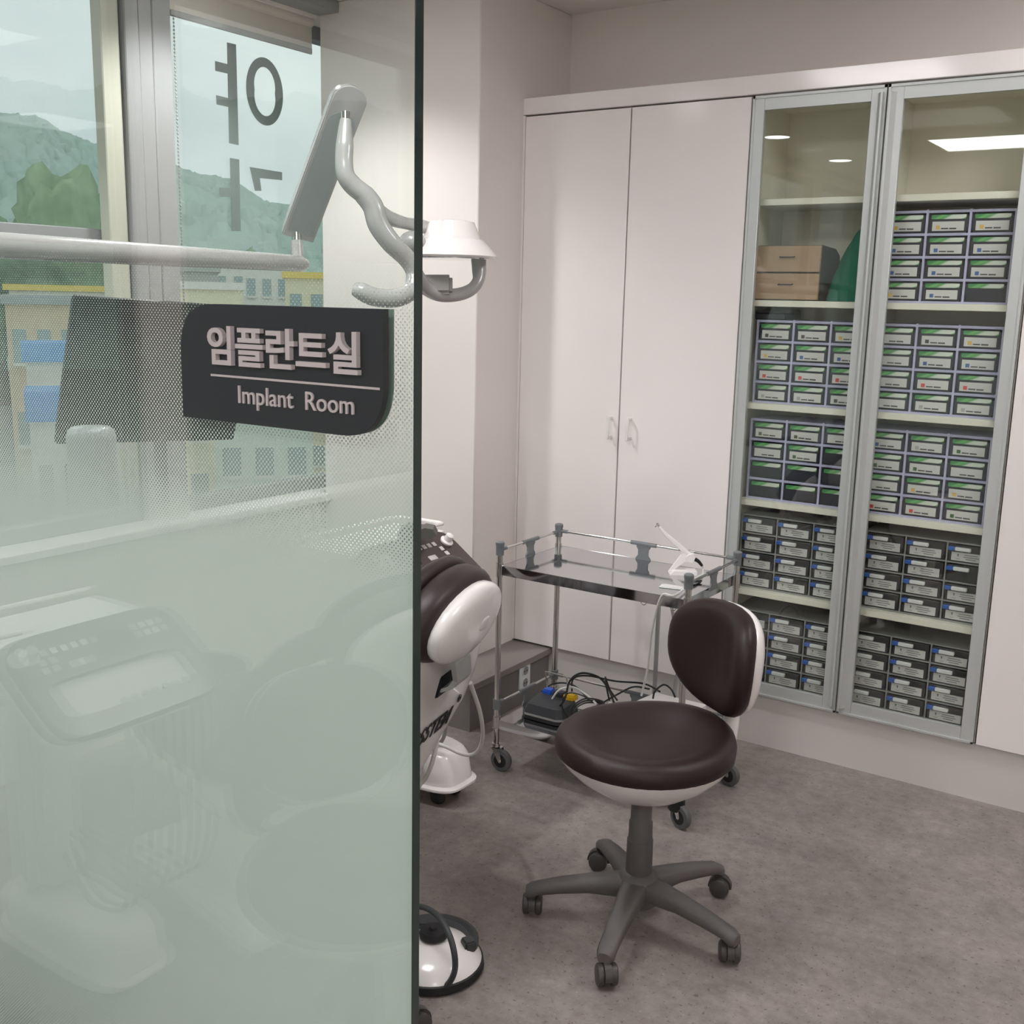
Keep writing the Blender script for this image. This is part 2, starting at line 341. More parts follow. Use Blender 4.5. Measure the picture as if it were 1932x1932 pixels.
# roller blind on the far window
bl = thing('roller_blind', 'beige roller blind pulled down a little over the window by the column', 'blind', (XW-.03, 2.79, 2.38))
obj('fabric', MB().box((XW-.033, 2.462, 2.395), (XW-.030, 3.108, 2.51)), 'blind_fabric', bl)
obj('roller', MB().cyl((XW-.035, 2.462, 2.49), (XW-.035, 3.108, 2.49), .02), 'blind_fabric', bl)
obj('bottom_bar', MB().box((XW-.037, 2.462, 2.377), (XW-.026, 3.108, 2.397), .003, 1), 'blind_rail', bl)
ch = MB()
for k in range(90): ch.ell((XW-.03, 2.475, 2.37-.0115*k), (.0034, 0, 0), (0, .0034, 0), (0, 0, .0034), nu=6, nv=4)
ch.cyl((XW-.03, 2.475, 1.34), (XW-.03, 2.475, 2.4), .0008, n=5)
cho = obj('bead_chain', ch, 'blind_rail', bl); cho['kind'] = 'stuff'

# letters stuck on the far window, readable from outside
wl = MB(); xg = XW-.115
def wq(pts): 
    q = [PX(u, v, xg) for u, v in pts]; o = V((xg, 0, 0)); wl.prism([(a.y, a.z) for a in q], o, (0, 1, 0), (0, 0, 1), (1, 0, 0), .001)
wq([(428, 80), (445, 84), (450, 274), (432, 270)]); wq([(405.5, 115), (428.5, 121), (429.5, 139), (406, 133.5)]); wq([(407.5, 179.5), (430, 185), (431, 202), (408.5, 197)])
c = PX(499.5, 173, xg); ry = abs(PX(534, 180, xg).y-PX(464.5, 165, xg).y)/2; rz = abs(PX(492, 108, xg).z-PX(507, 239, xg).z)/2
n_ = 40; vs_ = []; fs_ = []
for k in range(n_):
    t = 2*PI*k/n_
    for s_ in (1, .55+.17*abs(math.sin(t))):
        for dx in (0, .001): vs_.append((xg+dx, c.y+ry*s_*math.cos(t), c.z+rz*s_*math.sin(t)))
for k in range(n_):
    j = (k+1) % n_
    for q in ((0, 1), (1, 3), (3, 2), (2, 0)): fs_.append([k*4+q[0], k*4+q[1], j*4+q[1], j*4+q[0]])
wl.add(vs_, fs_)
wt = thing('window_lettering', 'large grey cut-out letters stuck on the window by the column', 'lettering', (xg, 2.8, 1.8))
obj('letter', wl, 'window_letter', wt)
wl = MB(); wq([(433.5, 298), (451, 301), (454, 436), (437, 436)]); wq([(414, 354), (434, 355), (434.5, 372), (415, 371)]); wq([(471, 315), (532, 325), (532, 340), (490, 336), (493, 360), (481, 360)])
obj('letter', wl, 'window_letter', wt)

# ================================================================ glass partition with dotted film and room sign
gp = struct('wall_glass', MB().box((XW, YG, .004), (XGE, YG+.012, ZC)), 'partition_glass', 'clear glass partition panel', smooth=False)
obj('dot_film', MB().add([(XW, YG+.0135, .004), (XGE-.003, YG+.0135, .004), (XGE-.003, YG+.0135, 1.66), (XW, YG+.0135, 1.66)], [[0, 1, 2, 3]]), 'dot_film', gp, 'pale green dotted privacy film', smooth=False)
obj('polished_edge', MB().box((XGE, YG, .004), (XGE+.0012, YG+.012, ZC)), 'edge_green', gp, 'dark green polished glass edge', smooth=False)
sg = thing('room_sign', 'black room sign with raised grey lettering on the glass partition', 'sign', (-.88, YG, 1.42))
def sign_outline(x0, x1, z0, z1, r, e=2.6):
    q = [(x1, z1)]
    for k in range(13): t = PI/2*k/12; q.append((x0+r*1.0-r*math.sin(t)**(2/e)*1.0, z1-r+r*math.cos(t)**(2/e)))
    q.append((x0, z0))
    for k in range(13): t = PI/2*k/12; q.append((x1-r+r*math.sin(t)**(2/e), z0+r-r*math.cos(t)**(2/e)))
    return q
so = sign_outline(-1.040, -.727, 1.354, 1.487, .062)
obj('front_plate', MB().prism(so, (0, YG, 0), (1, 0, 0), (0, 0, 1), (0, -1, 0), .008), 'sign_black', sg)
obj('back_plate', MB().prism([(a_-.0035, b_) for a_, b_ in so], (0, YG+.0122, 0), (1, 0, 0), (0, 0, 1), (0, 1, 0), .0009), 'sign_back', sg)
sy_ = YG-.008
a = PY(400, 690, sy_); b = PY(682, 700, sy_)
t1 = text_mb('임플란트실', .052, (a.x, sy_, PY(410, 683, sy_).z), (1, 0, 0), (0, 0, 1), (0, -1, 0), .006, offset=.0011)
xs = [q[0] for q in t1.v]; k = (b.x-a.x)/(max(xs)-min(xs)); x0 = min(xs); t1.v = [(a.x+(q[0]-x0)*k, q[1], q[2]) for q in t1.v]
zs_ = [q[2] for q in t1.v]; zt, zb = PY(540, 620, sy_).z, PY(540, 697, sy_).z; z0, z1 = min(zs_), max(zs_); t1.v = [(q[0], q[1], zb+(q[2]-z0)/(z1-z0)*(zt-zb)) for q in t1.v]
obj('korean_lettering', t1, 'sign_letter', sg, smooth=False)
a = PY(399, 707, sy_); b = PY(717, 734, sy_); obj('rule', MB().box((a.x, sy_-.0012, (a.z+b.z)/2-.0012), (b.x, sy_, (a.z+b.z)/2+.0012)), 'sign_letter', sg)
a = PY(452, 763, sy_); b = PY(669, 784, sy_)
t2 = text_mb('Implant  Room', .03, (a.x, sy_, a.z), (1, 0, 0), (0, 0, 1), (0, -1, 0), .002, offset=.0001)
xs = [q[0] for q in t2.v]; k = (b.x-a.x)/(max(xs)-min(xs)); x0 = min(xs); t2.v = [(a.x+(q[0]-x0)*k, q[1], q[2]) for q in t2.v]
zs_ = [q[2] for q in t2.v]; zt, zb = PY(460, 728, sy_).z, PY(520, 778, sy_).z; z0, z1 = min(zs_), max(zs_); t2.v = [(q[0], q[1], zb+(q[2]-z0)/(z1-z0)*(zt-zb)) for q in t2.v]
obj('english_lettering', t2, 'sign_letter', sg, smooth=False)

# ================================================================ lamps
def panel_lamp(x, y, label):
    t = thing('ceiling_panel_light', label, 'light', (x, y, ZC), 'ceiling panel lights'); h = .3
    obj('frame', MB().box((x-h-.012, y-h-.012, ZC-.012), (x+h+.012, y-h, ZC-.0005)).box((x-h-.012, y+h, ZC-.012), (x+h+.012, y+h+.012, ZC-.0005)).box((x-h-.012, y-h, ZC-.012), (x-h, y+h, ZC-.0005)).box((x+h, y-h, ZC-.012), (x+h+.012, y+h, ZC-.0005)), 'lamp_frame', t)
    obj('diffuser', MB().box((x-h, y-h, ZC-.008), (x+h, y+h, ZC-.001)), 'lamp_emit', t, smooth=False)
def down_lamp(x, y, label):
    t = thing('downlight', label, 'light', (x, y, ZC), 'downlights along the windows')
    obj('ring', MB().lathe([(.080, -.0005), (.102, -.0005), (.102, -.006), (.084, -.010), (.080, -.008), (.080, -.0005)], (x, y, ZC), caps=False), 'lamp_frame', t)
    obj('lens', MB().cyl((x, y, ZC-.006), (x, y, ZC-.001), .081, n=32), 'spot_emit', t)
    ld = bpy.data.lights.new('downlight_beam', 'SPOT'); ld.energy = SPOT_W; ld.spot_size = math.radians(128); ld.spot_blend = .6; ld.shadow_soft_size = .05; ld.color = (1, .985, .985)
    lo_ = bpy.data.objects.new('beam', ld); COL.objects.link(lo_); lo_.parent = t; lo_.location = (0, 0, -.012)
for x, y, lb in [(-1.55, 1.5, 'square ceiling light panel above the stool in the implant room'), (-.05, 2.65, 'added unseen fill light panel close to the white cabinet at the right'), (-1.55, -.88, 'square ceiling light panel reflected in the right glass cabinet door'), (.25, -.88, 'added unseen fill light panel just behind the camera on the right'), (1.15, -.88, 'added unseen fill light panel behind the camera by the right wall'), (.25, -2.6, 'added unseen fill light panel far behind the camera')]: panel_lamp(x, y, lb)  # fill panels are added out of view to brighten floor, doors, film and column
for y, lb in [(2.47, 'round downlight near the column end of the windows'), (1.19, 'round downlight just inside the glass partition'), (-.09, 'round downlight reflected higher in the left glass cabinet door'), (-1.37, 'round downlight reflected lower in the left glass cabinet door')]: down_lamp(-2.65, y, lb)

# ================================================================ wall of cabinets
YD = 3.385
struct('trim_7', MB().box((XCOL, 3.405, 0), (XR, 3.43, .183)), 'plinth_grey', 'light grey plinth under the cabinets')
struct('trim_8', MB().box((XCOL, YD, 2.147), (XR, 3.69, 2.205), .002, 1), 'white_laminate', 'white fascia above the cabinets')
struct('trim_9', MB().box((XCOL, YD+.003, .185), (-2.253, 3.42, 2.145)), 'white_laminate', 'narrow white filler strip')
def handle(x, z, parent):
    h = MB().box((x-.005, YD-.030, z-.042), (x+.005, YD-.024, z+.042), .002, 1)
    h.box((x-.004, YD-.026, z+.030), (x+.004, YD, z+.038)).box((x-.004, YD-.026, z-.038), (x+.004, YD, z-.030)); return obj('handle', h, 'white_matte', parent)
def white_cabinet(x0, x1, doors, label, hz=None):
    t = thing('tall_cabinet', label, 'cabinet', ((x0+x1)/2, 3.55, .185))
    obj('body', MB().box((x0+.001, 3.406, .186), (x1-.001, 3.69, 2.145)), 'plinth_grey', t)
    for (a, b, hx) in doors:
        d = obj('door', MB().box((a, YD, .188), (b, YD+.018, 2.141), .0012, 1), 'white_laminate', t)
        if hx is not None: handle(hx, hz, d)
    return t
hz = PY(1152, 805, YD).z
white_cabinet(-2.2525, -1.394, [(-2.250, -1.826, PY(1154, 803, YD).x), (-1.821, -1.396, PY(1190, 808, YD).x)], 'tall white two-door cabinet beside the column', hz)
white_cabinet(-.545, .36, [(-.541, -.118, None), (-.114, .358, None)], 'tall white cabinet at the right edge of the photo')
gx0, gx1 = -1.392, -.547
gc = thing('glass_door_cabinet', 'tall cabinet with two aluminium framed glass doors full of drawer boxes', 'cabinet', ((gx0+gx1)/2, 3.55, .185))
obj('back_panel', MB().box((gx0, 3.675, .186), (gx1, 3.69, 2.145)), 'cabinet_inside', gc)
for x in (gx0, gx1-.016): obj('side_panel', MB().box((x, 3.406, .186), (x+.016, 3.675, 2.145)), 'cabinet_inside', gc)
obj('divider', MB().box((-.985, 3.41, .202), (-.972, 3.675, 2.129)), 'cabinet_inside', gc)
obj('top_panel', MB().box((gx0+.016, 3.406, 2.129), (gx1-.016, 3.675, 2.145)), 'cabinet_inside', gc)
obj('bottom_panel', MB().box((gx0+.016, 3.406, .186), (gx1-.016, 3.675, .204)), 'cabinet_inside', gc)
SH = [1.822, 1.504, 1.168, .842, .530]
for z in SH:
    for a, b in ((gx0+.016, -.985), (-.972, gx1-.016)): obj('shelf', MB().box((a, 3.425, z-.011), (b, 3.675, z+.009), .001, 1), 'shelf_cream', gc)
def glass_door(a, b, grip_right):
    z0, z1 = .188, 2.141; sl, sr, rl = .038, .038, .043
    if grip_right: sr = .045
    else: sl = .045
    f = MB().box((a, YD, z0), (a+sl, YD+.018, z1), .0012, 1).box((b-sr, YD, z0), (b, YD+.018, z1), .0012, 1).box((a+sl, YD+.0005, z0), (b-sr, YD+.018, z0+rl)).box((a+sl, YD+.0005, z1-rl), (b-sr, YD+.018, z1))
    # thin raised outer lip
    f.box((a, YD-.004, z1-.008), (b, YD+.002, z1)).box((a, YD-.004, z0), (b, YD+.002, z0+.006)).box((a, YD-.004, z0), (a+.007, YD+.002, z1)).box((b-.007, YD-.004, z0), (b, YD+.002, z1))
    d = obj('door', f, 'aluminium', gc)
    obj('pane', MB().box((a+sl, YD+.006, z0+rl), (b-sr, YD+.010, z1-rl)), 'cabinet_glass', d, smooth=False)
    x = b-.007 if grip_right else a+.007; s_ = -1 if grip_right else 1
    pr = [(0, 0), (0, -.018), (s_*.006, -.018), (s_*.018, 0)]
    obj('grip', MB().prism(pr, (x, YD, z0+.022), (1, 0, 0), (0, 1, 0), (0, 0, 1), z1-z0-.044), 'aluminium', d, smooth=False)
glass_door(-1.390, -.976, True); glass_door(-.971, -.549, False)

# ---- drawer boxes on the shelves
def rect(x0, x1, y, z0, z1, t=.001): return MB().box((x0, y-t, z0), (x1, y, z1))
CW, CHH = .1225, .0665
me_drawer = _mesh('drawer', MB().box((.004, -.006, .003), (CW-.006, .14, CHH-.010), .004, 2), 'drawer_smoke')
me_strip = _mesh('label_strip', MB().box((.012, -.0085, CHH-.024), (CW-.012, -.0055, CHH-.011), .001, 1), 'strip_green')
me_card = _mesh('card', rect(.016, CW-.016, -.0062, .009, .036), 'card_white', smooth=False)
me_print = _mesh('print', rect(.042, .062, -.0074, .014, .0175, .0004).add(rect(.065, .085, -.0074, .0135, .0175, .0004).v, rect(.065, .085, -.0074, .0135, .0175, .0004).f), 'print_dark', smooth=False)
me_sw = {c_: _mesh('swatch', rect(.027, .038, -.0074, .0135, .0245, .0004), 'swatch_'+c_, smooth=False) for c_ in ('black', 'yellow', 'blue', 'red', 'grey', 'green', 'darkgreen', 'olive')}
cm = MB(); W3, H4 = 3*CW+.003, 4*CHH+.004
for c_ in range(4): cm.box((c_*CW-.0025, -.008, 0), (c_*CW+.0040, .17, H4+(.003 if 0 < c_ < 3 else 0)))
for r_ in range(5): cm.box((0, -.007, r_*CHH-.003), (W3, .17, r_*CHH+.0045))
cm.box((0, .165, 0), (W3, .17, H4))
for r_ in range(5):
    for q in range(40): cm.box((.003+q*.0091, -.0082, r_*CHH-.001), (.0075+q*.0091, -.007, r_*CHH+.0026))
me_case = _mesh('case', cm, 'lilac_plastic', smooth=False)
def lilac(x0, z0, cells, label):
    t = thing('drawer_organizer', label, 'drawer box', (0, 0, 0), 'lilac drawer boxes'); obj('case', me_case, None, t)
    for r_ in range(4):
        for c_ in range(3):
            k = cells[r_][c_]; off = (c_*CW+.001, 0, (3-r_)*CHH+.002)
            d = obj('drawer', me_drawer, None, t); d.location = off
            obj('label_strip', me_strip, None, d)
            if k != '-':
                obj('card', me_card, None, d); obj('print', me_print, None, d)
                if k in me_sw: obj('swatch', me_sw[k], None, d)
    t.location = (x0, 3.462, z0); return t
B_, Y_, U_, R_, G_, E_, D_, O_ = 'black', 'yellow', 'blue', 'red', 'grey', 'green', 'darkgreen', 'olive'
zt_ = [s_+.010 for s_ in SH]
lilac(-.969, zt_[1]+.001, [[Y_, Y_, Y_], [U_, U_, U_], [U_, U_, U_], [Y_, U_, '-']], 'lilac drawer box with yellow and blue tags, highest one in the cabinet')
lilac(-1.356, zt_[2]+.001, [[B_, B_, Y_], [Y_, U_, U_], [R_, R_, R_], [G_, G_, D_]], 'lilac drawer box behind the left glass door, below the wooden drawers')
lilac(-.969, zt_[2]+.001, [['x', B_, Y_], ['x', U_, U_], ['x', R_, R_], ['x', G_, G_]], 'lilac drawer box behind the right glass door with red tags in its third row')
lilac(-1.356, zt_[3]+.001, [[O_, O_, 'x'], ['x', E_, '-'], ['-', '-', '-'], ['-', '-', '-']], 'lilac drawer box with its two lower rows of drawers unlabelled')
lilac(-.969, zt_[3]+.001, [[U_, G_, E_], [E_, E_, 'x'], ['x', Y_, Y_], [R_, R_, E_]], 'lilac drawer box behind the right glass door with red tags in its bottom row')
# grey boxes
GW, GH = .125, .0625
me_gd = _mesh('drawer', MB().box((.004, -.004, .003), (GW-.006, .14, GH-.006), .003, 1), 'drawer_grey')
me_gs = _mesh('label_strip', MB().box((.024, -.016, GH-.024), (.071, -.004, GH-.012), .002, 1), 'label_white')
me_gb = _mesh('label_cap', MB().box((.004, -.0165, GH-.0245), (.024, -.004, GH-.0115), .002, 1), 'label_blue')
me_gc = _mesh('card', rect(.014, GW-.016, -.0042, .007, .034), 'card_white', smooth=False)
q_ = MB()
for a, b, z in ((.052, .090, .027), (.050, .094, .0205), (.056, .086, .014)): q_.add(rect(a, b, -.0054, z-.0011, z+.0011, .0003).v, rect(a, b, -.0054, z-.0011, z+.0011, .0003).f)
q_.prism([(.0305, .0285), (.0365, .0285), (.0345, .020), (.0325, .020)], (0, -.0054, 0), (1, 0, 0), (0, 0, 1), (0, -1, 0), .0003); q_.add(rect(.027, .040, -.0054, .0125, .0137, .0003).v, rect(.027, .040, -.0054, .0125, .0137, .0003).f)
me_gp = _mesh('print', q_, 'print_grey', smooth=False)
cm = MB()
for c_ in range(4): cm.box((c_*GW-.002, -.006, 0), (c_*GW+.0025, .17, 4*GH+.003))
for r_ in range(5): cm.box((0, -.005, r_*GH-.001), (3*GW, .17, r_*GH+.0035))
cm.box((0, .165, 0), (3*GW, .17, 4*GH))
me_gcase = _mesh('case', cm, 'grey_case', smooth=False)
def greybox(x0, z0, label, empty=()):
    t = thing('drawer_organizer', label, 'drawer box', (0, 0, 0), 'grey drawer boxes'); obj('case', me_gcase, None, t)
    for r_ in range(4):
        for c_ in range(3):
            d = obj('drawer', me_gd, None, t); d.location = (c_*GW, 0, (3-r_)*GH+.001)
            obj('label_strip', me_gs, None, d); obj('label_cap', me_gb, None, d)
            if (r_, c_) not in empty: obj('card', me_gc, None, d); obj('print', me_gp, None, d)
    t.location = (x0, 3.462, z0)
greybox(-1.367, zt_[4]+.001, 'grey drawer box with blue capped labels, left door, second shelf from the bottom')
greybox(-.945, zt_[4]+.001, 'grey drawer box behind the right glass door with one drawer missing its card', empty=((1, 2),))
greybox(-1.372, .2065, 'grey drawer box on the cabinet floor, partly behind the stool backrest')
greybox(-.962, .2065, 'grey drawer box on the cabinet floor behind the right glass door')
# wooden drawers, green drape and dark case
zb = zt_[1]; x0, x1 = -1.372, -1.158; y0 = 3.452
wd_ = thing('desk_drawer_box', 'small wooden two-drawer box on the left cabinet shelf', 'drawer box', ((x0+x1)/2, 3.5, zb))
pr = [(y0+.004, 0), (y0+.195, 0), (y0+.195, .12), (y0+.18, .15), (y0+.14, .168), (y0+.004, .174)]
obj('shell', MB().prism(pr, (x0, 0, zb), (0, 1, 0), (0, 0, 1), (1, 0, 0), x1-x0), 'dark_card', wd_)
for k, (za, zc) in enumerate(((.003, .085), (.090, .172))):
    d = obj('drawer', MB().box((x0+.001, y0-.006, zb+za), (x1-.001, y0+.004, zb+zc), .001, 1), 'kraft_wood', wd_)
    obj('handle', MB().tube([(x0+.082, y0-.006, zb+za+.048), (x0+.082, y0-.016, zb+za+.046), (x0+.128, y0-.016, zb+za+.046), (x0+.128, y0-.006, zb+za+.048)], .0022, spline=False, n=6), 'print_dark', d)
gr = MB(); rings = []
for k in range(7):
    t_ = k/6; wx = .075*(1-t_)**.6+.014; wy = .05*(1-t_)**.5+.012; cxx = -1.075+.05*t_; z = zb+.001+.255*t_
    rings.append([(cxx+wx*math.cos(a_)*(1+.12*math.sin(5*a_+k)), 3.53+wy*math.sin(a_)*(1+.12*math.cos(4*a_+k)), z) for a_ in [2*PI*i/24 for i in range(24)]])
gr.add([q for r_ in rings for q in r_], [[k*24+i, k*24+(i+1) % 24, (k+1)*24+(i+1) % 24, (k+1)*24+i] for k in range(6) for i in range(24)]+[list(range(24))[::-1], [6*24+i for i in range(24)]])
one('surgical_drape', gr, 'green_cloth', 'bunched green cloth drape on the cabinet shelf beside the wooden drawers', 'cloth', (-1.075, 3.53, zb))
dc = thing('flat_case', 'flat dark case lying on top of a lilac drawer box', 'case', (-1.3, 3.55, zt_[2]+.27))
obj('base', MB().box((-1.372, 3.47, zt_[2]+H4+.004), (-1.27, 3.62, zt_[2]+H4+.022), .002, 1), 'sign_black', dc); obj('lid', MB().box((-1.372, 3.47, zt_[2]+H4+.0225), (-1.27, 3.62, zt_[2]+H4+.034), .003, 1), 'sign_black', dc)
# wall socket on the ledge
a = PX(982, 1265, -2.10); b = PX(1002, 1295, -2.10)
so_ = thing('wall_socket', 'white double wall socket on the dark ledge', 'socket', (-2.10, 3.228, .11))
obj('plate', MB().box((-2.10, 3.193, .060), (-2.093, 3.265, .158), .002, 1), 'socket_white', so_)
for z in (.133, .086):
    q = obj('outlet', MB().lathe([(.021, 0), (.021, .003), (.018, .003), (.017, .0005)], (-2.093, 3.229, z), (1, 0, 0)), 'socket_white', so_)
    obj('recess', MB().cyl((-2.0925, 3.229, z), (-2.0905, 3.229, z), .0165, n=20), 'frame_grey', q); obj('hole', MB().cyl((-2.0935, 3.222, z), (-2.0895, 3.222, z), .003, n=10).cyl((-2.0935, 3.236, z), (-2.0895, 3.236, z), .003, n=10), 'gap_dark', q)

# ================================================================ operator stool
def make_stool():
    t = thing('operator_stool', 'brown leather operator stool with white shell standing in the open floor', 'stool', (0, 0, 0), 'operator stools')
    b = MB().lathe([(.028, .055), (.048, .058), (.052, .075), (.05, .12), (.040, .135), (.030, .14)], n=28)
    obj('hub', b, 'grey_plastic', t)
    for k in range(5):
        a = math.radians(-78+72*k); d = V((math.cos(a), math.sin(a), 0)); s_ = V((-d.y, d.x, 0)); sec = []
        for r, zt, zb, w_ in [(.02, .128, .078, .036), (.06, .124, .080, .031), (.12, .116, .082, .026), (.19, .104, .074, .0225), (.245, .090, .066, .0215), (.262, .085, .056, .021), (.274, .078, .055, .015)]:
            c0 = d*r; sec.append([c0+s_*x+V((0, 0, z)) for x, z in ((-w_*.85, zb), (-w_, zb+.004), (-w_, zt-.010), (-w_*.72, zt-.002), (0, zt), (w_*.72, zt-.002), (w_, zt-.010), (w_, zb+.004), (w_*.85, zb))])
        n_ = 9; m = MB().add([q for r_ in sec for q in r_], [[i*n_+j, i*n_+(j+1) % n_, (i+1)*n_+(j+1) % n_, (i+1)*n_+j] for i in range(6) for j in range(n_)]+[list(range(n_))[::-1], [6*n_+j for j in range(n_)]])
        obj('leg', m, 'grey_plastic', t, ang=50)
        c0 = d*.258; ra = a+(.5, 2.2, -.9, 1.1, -1.6)[k]; e = V((math.cos(ra), math.sin(ra), 0)); ax = V((-e.y, e.x, 0)); wc = c0+e*.012+V((0, 0, .0255))
        h = MB().cyl(c0+V((0, 0, .036)), c0+V((0, 0, .060)), .009, n=12)
        hood = [(.030*math.cos(q), .030*math.sin(q)) for q in [math.radians(x) for x in range(-10, 200, 15)]]
        h.prism(hood, wc-ax*.008, e*-1, (0, 0, 1), ax, .016)
        cs = obj('caster', h, 'dark_caster', t)
        for sg_ in (-1, 1):
            obj('wheel', MB().lathe([(.003, 0), (.016, 0), (.0245, .002), (.0255, .006), (.0245, .014), (.020, .017), (.003, .018)], wc+ax*(sg_*.007), ax*sg_, n=22), 'dark_caster', cs)
    obj('column', MB().lathe([(.030, .12), (.0325, .125), (.0315, .222), (.0290, .224), (.0285, .268), (.0255, .272), (.025, .350)], n=28), 'grey_plastic', t)
    dz = .022
    obj('seat_shell', MB().lathe([(r_, z_+dz) for r_, z_ in [(.02, .312), (.055, .314), (.075, .322), (.12, .344), (.165, .375), (.195, .405), (.208, .425), (.205, .432), (.03, .43)]], n=44), 'white_plastic', t)
    pf = [(.002, .438), (.05, .439), (.09, .444), (.125, .457), (.152, .470), (.176, .477), (.197, .474), (.211, .460), (.2155, .444), (.213, .430), (.203, .421), (.01, .420)]
    m = MB().lathe([(r_, z_+dz) for r_, z_ in pf], n=48)
    bd = V((.53, .85, 0)).normalized(); wdv = V((-.85, .53, 0)).normalized()
    m.v = [tuple(V(q)+V((0, 0, .018*max(0, V(q).dot(bd)/.2)**2 if q[2] > .455 else 0))) for q in m.v]
    obj('seat_cushion', m, 'brown_leather', t, ang=70)
    obj('back_bracket', MB().tube([bd*.10+V((0, 0, .340)), bd*.17+V((0, 0, .362)), bd*.225+V((0, 0, .405)), bd*.243+V((0, 0, .47)), bd*.247+V((0, 0, .56)), bd*.25+V((0, 0, .66))], [.024, .024, .023, .021, .020, .018], n=14), 'white_plastic', t)
    ol = []
    for i in range(44):
        q = 2*PI*i/44; c_, s_ = math.cos(q), math.sin(q); a_ = .175*math.copysign(abs(c_)**.8, c_)
        b_ = (.122*abs(s_)**.75 if s_ > 0 else -.150*abs(s_)**.9*(1-.12*c_*c_)); ol.append((a_, b_))
    O = bd*.214+V((0, 0, .672)); yv = (V((0, 0, 1))+bd*.06).normalized()
    obj('back_shell', MB().pillow([(a_*.965, b_*.965-.002) for a_, b_ in ol], O+bd*.022, wdv, yv, -bd, .010, .036, p=3.2, bend=.24), 'white_plastic', t, ang=80)
    obj('back_cushion', MB().pillow(ol, O, wdv, yv, -bd, .042, .034, p=5.0, bend=.24, dish=.45), 'brown_leather', t, ang=80)
    return t
stool = make_stool(); stool.location = (-1.072, 2.185, 0)
dup(stool, (-1.462, 1.385, 0), math.radians(116), 'brown operator stool mostly hidden behind the frosted glass, one foot showing')
dup(stool, (-1.22, .36, 0), math.radians(150), 'brown operator stool on the near side of the glass, seen only as a reflection')

# ================================================================ steel trolley
X0, X1, Y0, Y1 = -1.853, -1.212, 2.697, 3.046
tr = thing('instrument_trolley', 'two-tier stainless steel trolley in front of the white cabinet', 'trolley', ((X0+X1)/2, (Y0+Y1)/2, 0))
posts = {'FL': (X0, Y0), 'FR': (X1, Y0), 'BL': (X0, Y1), 'BR': (X1, Y1)}
for kk, (x, y) in posts.items():
    p = obj('post', MB().cyl((x, y, .088), (x, y, .725), .0095, n=18).cyl((x, y, .645), (x, y, .690), .0118, n=18).cyl((x, y, .140), (x, y, .182), .0118, n=18).cyl((x, y, .140), (x, y, .144), .0128, n=18), 'steel', tr)
    obj('cap', MB().lathe([(.0125, .715), (.0128, .745), (.0142, .747), (.0138, .756), (.010, .759), (.001, .760)], (x, y, 0)), 'joint_grey', p)
    obj('collar', MB().lathe([(.0125, .207), (.0128, .24), (.010, .241)], (x, y, 0)), 'joint_grey', p)
    ra = {'FL': .1, 'FR': -.35, 'BL': -.8, 'BR': -.2}[kk]; e = V((math.cos(ra), math.sin(ra), 0)); ax = V((-e.y, e.x, 0)); wc = V((x, y, .036))+e*.020
    h = MB().cyl((x, y, .080), (x, y, .090), .0135, n=16).box((-.014, -.013, .074), (.020, .013, .078), mat=Matrix.Translation((x, y, 0)) @ Matrix.Rotation(ra, 4, 'Z'))
    for sg_ in (-1, 1): h.prism([(-.012, .042), (.018, .042), (.026, 0), (.022, -.006), (.016, -.004)], wc+ax*(sg_*.0135)-e*.020, e, (0, 0, 1), ax, .0015)
    h.cyl(wc-ax*.016, wc+ax*.016, .004, n=10)
    cs = obj('caster', h, 'chrome', tr)
    obj('wheel', MB().lathe([(.006, -.011), (.024, -.0105), (.027, -.009), (.034, -.009), (.036, -.005), (.036, .005), (.034, .009), (.027, .009), (.024, .0105), (.006, .011)], wc, ax, n=26), 'tyre_grey', cs)
    obj('hubcap', MB().lathe([(.004, -.0118), (.022, -.0112), (.023, 0), (.022, .0112), (.004, .0118)], wc, ax, n=20), 'black_rubber', cs)
    if kk == 'FR':
        obj('brake_cover', MB().lathe([(.002, .112), (.024, .110), (.0255, .10), (.025, .054), (.022, .050), (.002, .050)], (x, y, 0)), 'black_rubber', cs)
        obj('brake_lever', MB().tube([wc+V((0, 0, .012)), wc-e*.03+V((0, 0, .014)), wc-e*.048+V((0, 0, .016))], .0035, n=8), 'chrome', cs)
def tray(zt, lip):
    m = MB().box((X0+.008, Y0-.002, zt-.003), (X1-.008, Y1+.002, zt))
    m.box((X0+.008, Y0-.004, zt-lip), (X1-.008, Y0-.001, zt+.0005), .001, 1).box((X0+.008, Y1+.001, zt-lip), (X1-.008, Y1+.004, zt+.0005), .001, 1).box((X0+.006, Y0, zt-lip), (X0+.009, Y1, zt+.0005)).box((X1-.009, Y0, zt-lip), (X1-.006, Y1, zt+.0005)); return m
ut = obj('upper_tray', tray(.683, .031), 'steel_tray', tr, smooth=False); lt = obj('lower_tray', tray(.172, .031), 'steel_tray', tr, smooth=False)
for u in (1215, 1271):
    q = PY(u, 1122 if u == 1215 else 1133, Y0); obj('hook', MB().tube([(q.x+.008*math.cos(a_), Y0, .652+.008*math.sin(a_)) for a_ in [PI+PI*i/8 for i in range(9)]], .0013, n=6, spline=False), 'steel', ut)
